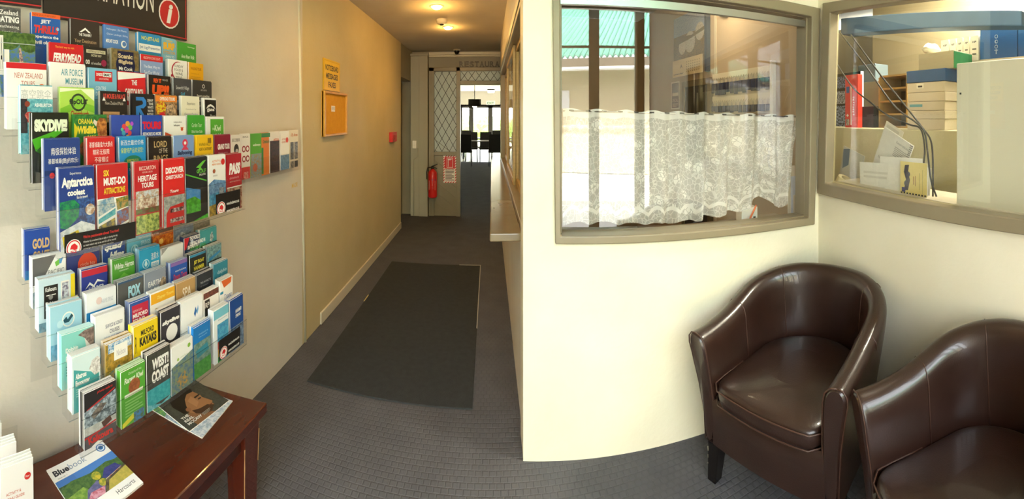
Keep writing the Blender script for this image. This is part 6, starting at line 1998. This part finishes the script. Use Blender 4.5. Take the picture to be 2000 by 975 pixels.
# key board: white board, two lace-trimmed rails of dark blue tags
ky0, ky1 = ox(1393, 180, OX - .015).y, ox(1508, 180, OX - .015).y
kz1, kz0 = ox(1450, 136, OX - .015).z, ox(1450, 222, OX - .015).z
kb = empty('key_board', (OX - .015, ky0, kz0), 'white framed key board with two lace trimmed rails on the office wall', 'key board')
invk = Matrix.Translation(-Vector(kb.location))
b = MB()
b.X = invk
b.box(OX - .018, OX - .002, ky1, ky0, kz0, kz1)
b.build('backing_board', mat('cream_board', 'd8cdb4', 0.6), kb)
b = MB()
b.X = invk
b.box(OX - .04, OX - .002, ky1 - .03, ky1, kz0 - .02, kz1 + .03)
b.build('end_post', M['white'], kb, bevel=0.003)
M['keytag'] = mat('navy_plastic_tag', '232a44', 0.35, '2c3658', 20)
for r_, fz in enumerate((0.86, 0.30)):
    zz = kz0 + (kz1 - kz0) * fz
    b = MB()
    b.X = invk
    n = 24
    wv = [(ky0 + (ky1 - ky0) * i / (n * 4), zz + .012 - .016 * abs(math.sin(PI * i / 4))) for i in range(n * 4 + 1)]
    pts = [(y, zz + .045) for y, _ in (wv[0], wv[-1])]
    vs = [(OX - .024, y, z_) for y, z_ in wv] + [(OX - .024, y, zz + .05) for y, _ in wv]
    m_n = len(wv)
    b.add(vs, [(i, i + 1, m_n + i + 1, m_n + i) for i in range(m_n - 1)])
    b.build('lace_trim', mat('cream_lace_trim', 'e6dcc0', 0.8), kb, solid=0.003)
    for i in range(14):
        y = ky0 + (ky1 - ky0) * (i + 0.5) / 14
        hgt = (.125 if r_ == 0 else .085) + random.uniform(-.012, .012)
        kk = empty('room_key', (OX - .033, y, zz - .01), 'navy room key tag hanging on the %s rail of the key board' % ('upper' if r_ == 0 else 'lower'), 'key', 'keys on the %s rail' % ('upper' if r_ == 0 else 'lower'))
        b = MB()
        wk = random.uniform(.024, .029)
        b.prism([(-.003, -wk), (.003, -wk), (.003, wk), (-.003, wk)], -hgt, -.028)
        b.build('tag', M['keytag'], kk, bevel=0.002)
        b = MB()
        b.tube([(0, -.004, -.03), (0.0, -.008, -.014), (0, 0, -.002), (0, .008, -.014), (0, .004, -.03)], .0016, 5)
        b.build('ring', M['metal'], kk, smooth=True)

# window with a pale frame in the office end wall, left of the poster
wa, wb_ = on_y(1272, 150, 5.18), on_y(1312, 150, 5.18)
zt, zb = on_y(1290, 88, 5.18).z, 0.9
b = MB()
b.ring([(wa.x - .06, zb), (wb_.x + .10, zb), (wb_.x + .10, zt), (wa.x - .06, zt)], [(wa.x + .06, zb + .06), (wb_.x, zb + .06), (wb_.x, zt - .06), (wa.x + .06, zt - .06)], lambda u, z_, d: (u, 5.19 - d, z_), 0, .05)
b.box(wa.x + .06, wb_.x, 5.15, 5.18, 1.52, 1.55)
w5 = struct(b.build('window_5', M['white']))
b = MB()
b.box(wa.x + .06, wb_.x, 5.17, 5.185, zb + .06, zt - .06)
b.build('glass_pane', mat('dusky_window_glass', '6a7068', 0.1), w5)

# ------------------------------------------------------------------ office seen through the side window
D1 = -0.47
u0, zz = RW.uz(1622, 247, D1)
u1, zz1 = RW.uz(1862, 262, D1)
PT = 1.43
b = MB()
RW.box(b, u0 - 0.25, u1 + 0.5, 0, PT, D1 - 0.55, D1)
tag(b.build('filing_cupboard', mat('pale_green_laminate', 'cdc8a4', 0.4), bevel=0.004), 'long pale cupboard behind the side window with boxes and papers on top', 'cupboard')
b = MB()
RW.box(b, u0 - 0.5, u1 + 1.2, 0, 2.8, -1.45, -1.35)
struct(b.build('wall_office_back_side', mat('olive_office_wall', 'b4a886', 0.7)))


def rwbox(px0, py0, px1, d0, d1, m, name, label=None, cat=None, group=None, z0=PT, bev=0.003, mb=None, z1=None):
    ua, _ = RW.uz(px0, py0, d1)
    ub, _ = RW.uz(px1, py0, d1)
    _, zt_ = RW.uz((px0 + px1) / 2, py0, d1)
    b = MB()
    RW.box(b, ua, ub, z0, z1 or zt_, d0, d1)
    o = b.build(name, m, bevel=bev)
    if label:
        tag(o, label, cat, group)
    return o, ua, ub, z1 or zt_


def rwsheet(px0, py0, px1, py1, d, base, els, name, label, cat, roll=0.0, base2=None, t=0.003, z0=None, group=None):
    u0, zb_ = RW.uz(px0, py1, d)
    u1, zt_ = RW.uz(px1, py0, d)
    if z0 is not None:
        zb_ = z0
    sh = Sheet(u1 - u0, zt_ - zb_, base, base2, t=t)
    paint(sh, els)
    o = sh.build(name, PRINT)
    o.matrix_world = RW.frame(u0, zb_, d) @ Matrix.Rotation(roll, 4, 'Z')
    return tag(o, label, cat, group)


# dark screen with bright blotches, red carton in front
rwsheet(1621, 139, 1681, 250, D1 - .25, '14161c', [('R',.04,.06,.96,.30,'8aa0d8','1c2238'),('R',.04,.36,.96,.62,'c8d4f0','20283c'),('R',.04,.66,.96,1.3,'b0c4f0','141824'),('R',.04,1.5,.96,1.8,'7a88c0','14161c')], 'picture_panel', 'black panel printed with blue white blotches behind the red carton', 'panel', t=0.03, z0=PT)
ro_, ua, ub, zt_ = rwbox(1651, 146, 1676, D1 - .10, D1 - .06, mat('red_carton', 'd43428', 0.4), 'carton', 'tall slim red carton with white upright lettering behind the side window', 'carton')
sh = Sheet(ub - ua, zt_ - PT, 'd83a2c', t=0.0006, edge='c02c22')
hh = (zt_ - PT) / (ub - ua)
sh.R(.42, hh * .2, .5, hh * .95, 'f0e8e0')
for k, chh in enumerate('CRACKERS'):
    sh.T(.60, hh * (.42 + .045 * k), .74, hh * (.45 + .045 * k), chh, 'f4e8e0', .02)
sh.R(.1, hh * .22, .34, hh * .34, '3c62a8')
sh.Y([(.2, hh * .74), (.3, hh * .77), (.2, hh * .80), (.1, hh * .77)], 'f0e8e0')
sh.R(.08, hh * .84, .34, hh * .96, 'c8b8b0', '6a5a54')
o = sh.build('printed_face', PRINT, ro_)
o.matrix_world = RW.frame(ua, PT, D1 - .0593)
rwbox(1681, 208, 1706, D1 - .24, D1 - .16, mat('black_plastic_case', '1e1d1b', 0.35), 'printer', 'black plastic machine between the red carton and the wooden pigeonholes', 'printer')
o_, ua, ub, zt_ = rwbox(1684, 160, 1716, D1 - .52, D1 - .34, mat('beige_machine', '8c8262', 0.5), 'document_box', 'olive beige box behind the black machine in the side office', 'box')
u_, _z = RW.uz(1683, 128, D1 - .4)
u2_, zb_ = RW.uz(1717, 158, D1 - .4)
_, zt2 = RW.uz(1700, 127, D1 - .4)
b = MB()
RW.box(b, u_, u2_, zt_ + .001, zt2, D1 - .50, D1 - .36)
tag(b.build('storage_tub', mat('blue_grey_tub', '6e7f88', 0.25), bevel=.006), 'small blue grey plastic tub on top of the olive beige box', 'tub')

# wooden pigeonholes
ua, zt_ = RW.uz(1716, 152, D1 - .2)
ub, _ = RW.uz(1772, 152, D1 - .2)
pg = empty('pigeonhole_shelf', RW.pt(ua, PT, D1 - .3), 'small pale wooden pigeonhole shelf behind the hanging cables', 'shelf')
invp = Matrix.Translation(-Vector(pg.location))
for nm, (a, c, e, f, g, h) in [('side_panel', (ua, ua + .012, PT, zt_, D1 - .42, D1 - .2)), ('side_panel', (ub - .012, ub, PT, zt_, D1 - .42, D1 - .2)), ('back_panel', (ua, ub, PT, zt_, D1 - .43, D1 - .42))] + [('shelf_board', (ua + .012, ub - .012, PT + (zt_ - PT) * k / 4, PT + (zt_ - PT) * k / 4 + .012, D1 - .42, D1 - .2)) for k in range(5)]:
    b = MB()
    b.X = invp
    RW.box(b, a, c, e, f, g, h)
    b.build(nm, M['wood_lt'] if nm != 'back_panel' else mat('shelf_back', '5c5444', 0.6), pg)
rwsheet(1738, 146, 1772, 153, D1 - .33, '2c2a28', [], 'tape_box', 'dark flat box lying on top of the wooden pigeonholes', 'box', t=0.06, z0=zt_ + .0125)

# stacked white boxes under a blue lid, and what stands on them
M['bwhite'] = mat('white_card_box', 'd6ccb8', 0.55, 'cfc4ae', 6)
M['bblue'] = mat('blue_card_box', '2f5f94', 0.45, '2a5688', 6)
zs = PT
tops_ = [232, 216, 198, 180, 160]
DF = D1 - .02
uA, _ = RW.uz(1772, 200, DF)
uB, _ = RW.uz(1846, 200, DF)
LABS = ['lowest white box of the stack behind the cables', 'second lowest white box of the stack behind the cables', 'middle white box of the stack, blue strip on its front', 'second highest white box of the stack behind the cables', 'topmost white box of the stack, small label on its front']
for k, ty in enumerate(tops_):
    _, zt_ = RW.uz(1809, ty, DF)
    b = MB()
    RW.box(b, uA + .004 * (k % 2), uB - .003 * ((k + 1) % 2), zs, zt_ - .0015, DF - .30, DF)
    o = b.build('storage_box', M['bwhite'], bevel=.003)
    tag(o, LABS[k], 'box', 'stacked boxes in the side office')
    if k in (2, 4):
        c_ = Sheet(.055 if k == 4 else .10, .028 if k == 4 else .016, 'ece6d4' if k == 4 else '6aa8b4', t=.0006)
        if k == 4:
            c_.R(.2, .22, .8, .4, '3a3834')
        q_ = c_.build('front_label', PRINT, o)
        q_.matrix_world = RW.frame(uA + (.075 if k == 4 else .02), zs + (zt_ - zs) * .4, DF + .0008)
    zs = zt_
_, zt_ = RW.uz(1809, 136, DF)
b = MB()
RW.box(b, uA - .004, uB + .004, zs, zt_, DF - .32, DF + .004)
tag(b.build('storage_box', M['bblue'], bevel=.003), 'blue box capping the stack of white boxes', 'box', 'stacked boxes in the side office')
zs = zt_
DG = DF - .04
ua, _ = RW.uz(1794, 110, DG)
ub, _ = RW.uz(1862, 110, DG)
_, zt_ = RW.uz(1828, 102, DG)
b = MB()
RW.box(b, ua, ub, zs + .0005, zt_, DG - .19, DG)
gb = tag(b.build('archive_box', mat('grey_card_box', 'a49c84', 0.6), bevel=.003), 'grey box with a green side on top of the blue box', 'box')
b = MB()
RW.box(b, ub, ub + .002, zs + .003, zt_ - .003, DG - .186, DG - .004)
b.build('side_panel', mat('green_card', '2f7a48', 0.5), gb)
ztg = zt_
# crumpled bag
p = RW.pt(*[RW.uz(1815, 95, DG - .08)[0], ztg + .001, DG - .10])
b = MB()
rnd = random.Random(4)
rows = []
for j in range(9):
    t = j / 8
    rows.append([((.062 + .02 * rnd.random()) * math.sin(PI * (.12 + .86 * t)) * math.cos(2 * PI * k / 14), (.042 + .015 * rnd.random()) * math.sin(PI * (.12 + .86 * t)) * math.sin(2 * PI * k / 14), .075 * t + .012 * rnd.random() * (0 < j < 8)) for k in range(14)])
b.grid(rows, closed=True)
b.add(rows[0], [tuple(range(14))[::-1]])
b.add(rows[-1], [tuple(range(14))])
tag(b.build('plastic_bag', mat('crumpled_white_plastic', 'e4e2d2', 0.35), smooth=True, loc=p), 'crumpled white plastic bag on the grey box', 'bag')

# upper shelf with binders and big blue boxes
DS = -0.75
uL_, zsh = RW.uz(1836, 121, DS)
uR_, _ = RW.uz(2000, 121, DS)
b = MB()
zsh = RW.uz(1900, 119, DS)[1]
RW.box(b, uL_ - .05, uR_ + .6, zsh - .02, zsh, DS - .60, DS + .02)
tag(b.build('wall_shelf', M['bwhite']), 'high pale shelf carrying the white binders and blue cartons', 'shelf')
for k, (xa_, xb_) in enumerate([(1838, 1854), (1855, 1868), (1869, 1881), (1882, 1894), (1895, 1912)]):
    ua, _ = RW.uz(xa_, 80, DS)
    ub, _ = RW.uz(xb_ - 1, 80, DS)
    _, zt_ = RW.uz(1875, 74, DS)
    b = MB()
    RW.box(b, ua, ub, zsh, zt_, DS - .26, DS)
    o = b.build('ring_binder', mat('white_binder', 'e8e2cc', 0.45), bevel=.003)
    tag(o, ['leftmost', 'second', 'middle', 'fourth', 'rightmost'][k] + ' of the five white binders standing on the high shelf', 'binder', 'white binders')
    sh = Sheet(ub - ua, zt_ - zsh, 'ece6d2', t=.0005)
    hv = (zt_ - zsh) / (ub - ua)
    sh.T(.25, hv * .2, .75, hv * .28, 'HP', '3a3834', .03, .2)
    sh.R(.25, hv * .5, .75, hv * .56, '6a665c')
    sh.R(.25, hv * .7, .75, hv * .76, '6a665c')
    q_ = sh.build('spine_label', PRINT, o)
    q_.matrix_world = RW.frame(ua, zsh, DS + .0008)
ICON = lambda u: [('C',u,.30,.045,'c8d4dc'),('C',u,.30,.03,'245a98'),('C',u,.46,.045,'c8d4dc'),('C',u + .012,.46,.025,'245a98'),('C',u,.62,.045,'c8d4dc'),('C',u,.62,.03,'245a98'),('R',u - .05,.72,u + .05,.745,'c8d4dc'),('R',u - .012,.70,u + .012,.86,'c8d4dc')]
for k, (xa_, xb_, lab) in enumerate([(1914, 1987, 'large blue carton with white symbols right of the binders'), (1988, 2090, 'second large blue carton, cut by the picture edge, on the high shelf')]):
    ua, _ = RW.uz(xa_, 90, DS)
    ub, _ = RW.uz(xb_, 90, DS)
    zt_ = zsh + (RW.uz(1950, 58, DS)[1] - RW.uz(1950, 121, DS)[1])
    b = MB()
    RW.box(b, ua, ub, zsh, zt_, DS - .35, DS)
    o = b.build('printed_carton', M['bblue'], bevel=.003)
    tag(o, lab, 'carton', 'blue cartons on the high shelf')
    sh = Sheet(ub - ua - .004, zt_ - zsh - .004, '2a64a4', t=.0006, edge='2a64a4')
    hv = (zt_ - zsh) / (ub - ua)
    for e in ICON(.45):
        e = (e[0], e[1], e[2] * hv, *e[3:]) if e[0] == 'C' else (e[0], e[1], e[2] * hv, e[3], e[4] * hv, e[5])
        paint(sh, [e])
    q_ = sh.build('printed_face', PRINT, o)
    q_.matrix_world = RW.frame(ua + .002, zsh + .002, DS + .0009)

# long blue bar across the top of the side office
ua, za = RW.uz(1642, 36, D1)
ub, zb_ = RW.uz(2000, 18, D1)
b = MB()
P0 = RW.uz(1642, 36, D1)
P1 = RW.uz(1642, 68, D1)
P2 = RW.uz(1995, 20, D1)
P3 = RW.uz(1995, 50, D1)
f = lambda uz, d: RW.pt(uz[0], uz[1], d)
b.hexa([f(P1, D1), f(P3, D1), f(P3, D1 - .12), f(P1, D1 - .12)], [f(P0, D1), f(P2, D1), f(P2, D1 - .12), f(P0, D1 - .12)])
tag(b.build('blue_bar', mat('slate_blue_bar', '3f648e', 0.6, '385a82', 8), bevel=.006), 'long slate blue bar across the top of the side window', 'blind')

# tall white cabinet close to the side glass
DW = -0.12
ua, zt_ = RW.uz(1868, 122, DW)
ub, _ = RW.uz(2000, 122, DW)
b = MB()
RW.box(b, ua, ub + .5, 0, 1.735, DW - .28, DW)
cab = tag(b.build('tall_cabinet', mat('white_cabinet_back', 'e8e4cb', 0.4, 'e2dec5', 2), bevel=.004), 'tall pale cabinet back standing close behind the right part of the side window', 'cabinet')
b = MB()
RW.box(b, ua + .018, ua + .026, 1.60, 1.608, DW, DW + .002)
b.build('screw_cap', M['lead'], cab)

# black cables hanging across the side window
M['cable'] = mat('black_cable', '2a2822', 0.5)
for k, (pts, lab) in enumerate([
    ([(1630, 50, -.13), (1690, 128, -.14), (1745, 205, -.15), (1790, 240, -.15), (1806, 260, -.14), (1812, 300, -.13), (1818, 350, -.12), (1829, 384, -.11)], 'black cable falling straight from the top corner of the side window to its sill'),
    ([(1662, 68, -.19), (1715, 140, -.19), (1765, 203, -.18), (1802, 250, -.17), (1818, 275, -.16), (1822, 315, -.14), (1822, 384, -.12)], 'black cable running parallel behind the longest one, down to the sill'),
    ([(1630, 118, -.16), (1665, 170, -.17), (1700, 200, -.17), (1735, 226, -.17), (1775, 243, -.17), (1798, 252, -.165), (1806, 290, -.19), (1804, 330, -.20), (1812, 378, -.20)], 'black cable sagging lowest from the left edge of the side window')]):
    P = []
    for (x, y, d) in pts:
        u_, z_ = RW.uz(x, y, d)
        P.append(RW.pt(u_, z_, d))
    fine = []
    for i in range(len(P) - 1):
        p0, p1, p2, p3 = P[max(i - 1, 0)], P[i], P[i + 1], P[min(i + 2, len(P) - 1)]
        for j in range(6):
            t = j / 6
            fine.append(0.5 * ((2 * p1) + (p2 - p0) * t + (2 * p0 - 5 * p1 + 4 * p2 - p3) * t * t + (3 * p1 - p0 - 3 * p2 + p3) * t ** 3))
    fine.append(P[-1])
    b = MB()
    b.tube(fine, 0.0045, 8)
    tag(b.build('hanging_cable', M['cable'], smooth=True), lab, 'cable', 'cables behind the side window')

# papers on the sill of the side window
b = MB()
us0, us1 = rg[0][0] + .004, rg[1][0] - .004
sl0, sl1 = rg[0][1], rg[1][1]
b.hexa([RW.pt(us0, sl0 - .03, -.10), RW.pt(us1, sl1 - .03, -.10), RW.pt(us1, sl1 - .03, -.30), RW.pt(us0, sl0 - .03, -.30)], [RW.pt(us0, sl0 - .001, -.10), RW.pt(us1, sl1 - .001, -.10), RW.pt(us1, sl1 - .001, -.30), RW.pt(us0, sl0 - .001, -.30)])
b.build('window_sill', M['trim_lite'], w2)


def paper_quad(pxs, d, base, els, name, label, cat, t=0.002, base2=None):
    """upright sheet leaning behind the glass; corners bl, br, tr, tl as picture points on the plane d"""
    Q = [RW.uz(x, y, d) for x, y in pxs]
    bl, br, tr, tl = [Vector(q) for q in Q]
    ex = ((br - bl) + (tr - tl)) / 2
    ey = ((tl - bl) + (tr - br)) / 2
    w, h = ex.length, ey.length
    a = math.atan2(ex.y, ex.x)
    sh = Sheet(w, h, base, base2, t=t)
    paint(sh, els(h / w) if callable(els) else els)
    o = sh.build(name, PRINT)
    c = sum((Vector(q) for q in Q), Vector((0, 0))) / 4
    o.matrix_world = RW.frame(c.x, c.y, d) @ Matrix.Rotation(a, 4, 'Z') @ Matrix.Translation((-w / 2, -h / 2, 0))
    return tag(o, label, cat), w, h


paper_quad([(1688, 312), (1722, 326), (1778, 282), (1748, 247)], -.20, 'e4ddc8', lambda r: [('L',.1,.1,.8,r * .5,4,'cfc8b4')], 'loose_paper', 'cream sheet poking up behind the spiral notebook', 'paper')
nbk, w_, h_ = paper_quad([(1686, 316), (1757, 340), (1785, 308), (1748, 250)], -.185, 'dcd8cc', lambda r: [('T',.5,.12,.9,.18,'Reservations','8a867c'),('L',.5,.26,.9,.5,6,'a8a498'),('T',.1,r - .3,.3,r - .24,'notes','8a867c')], 'spiral_notebook', 'tilted spiral bound notebook standing behind the white papers on the side sill', 'notebook', t=.006)
b = MB()
for i in range(22):
    yy = h_ * (i + .5) / 22
    b.tube([(w_ - .010 + .009 * math.cos(a), yy, -.003 + .009 * math.sin(a)) for a in [2 * PI * k / 10 for k in range(11)]], .0014, 5)
b.build('spiral_wire', M['lead'], nbk)
paper_quad([(1678, 372), (1760, 380), (1760, 322), (1681, 315)], -.145, 'f0ede2', lambda r: [('R',.35,.4,.62,.7,'e0dccf'),('L',.1,.15,.7,.3,2,'dedacd')], 'white_sheet', 'broad white sheet leftmost of the front papers on the side sill', 'paper')
paper_quad([(1718, 377), (1800, 386), (1805, 312), (1721, 304)], -.155, 'f3f0e6', lambda r: [('L',.1,.2,.7,.5,4,'e2ded2')], 'white_sheet', 'white sheet standing behind the yellow booklet', 'paper')
bk, w_, h_ = paper_quad([(1757, 380), (1809, 385), (1812, 322), (1760, 313)], -.13, 'ecd98c', lambda r: [('Y',[(.18,.1),(.34,.08),(.30,.3),(.38,.5),(.30,.8),(.14,.82),(.22,.5),(.14,.3)],'2c2a3c'),('C',.30,.35,.08,'3a3848'),('C',.24,.62,.09,'3a3848'),('R',.06,r * .78,.2,r * .92,'3a3c78'),('R',.5,r * .42,.53,r * .66,'a87a4c'),('R',.57,r * .40,.59,r * .7,'a87a4c'),('R',.72,r * .3,.735,r * .8,'a89a5c'),('R',.84,r * .2,.85,r * .9,'a89a5c')], 'comb_bound_booklet', 'yellow comb bound booklet standing sideways on the sill', 'booklet', t=.004)
b = MB()
for i in range(9):
    x = w_ * (i + .5) / 9
    b.box(x - .004, x + .004, -.004, .012, -.006, .003)
b.box(0, w_, -.007, -.003, -.006, .003)
b.build('comb_binding', M['black'], bk)
paper_quad([(1800, 382), (1811, 384), (1824, 330), (1806, 326)], -.165, 'f2efe6', [], 'white_sheet', 'narrow white sheet showing right of the yellow booklet', 'paper')
# clear bag with a roll of tape
u_, z_ = RW.uz(1645, 346, -.16)
tp = empty('tape_roll', RW.pt(u_, RW.uz(1645, 362, -.16)[1], -.17), 'roll of cream tape in the left corner of the side sill', 'tape')
b = MB()
b.lathe([(.05, 0), (.055, 0), (.055, .042), (.05, .042), (.034, .042), (.034, 0), (.05, 0)], 28)
o = b.build('tape', mat('cream_tape', 'd8caa0', 0.35), tp, smooth=False)
o.rotation_euler = (0.5, 0.1, .2)
paper_quad([(1632, 352), (1676, 358), (1690, 318), (1655, 278)], -.255, 'b8b8ac', lambda r: [('Y',[(0,.1),(.3,0),(.36,.5),(.1,.7)],'5a6a7c')], 'plastic_sleeve', 'grey plastic sleeve leaning behind the tape roll', 'sleeve')
paper_quad([(1622, 362), (1646, 366), (1648, 360), (1624, 356)], -.14, 'c83c30', [], 'red_folder', 'small red folder edge lying in front of the tape roll', 'folder', t=.004)
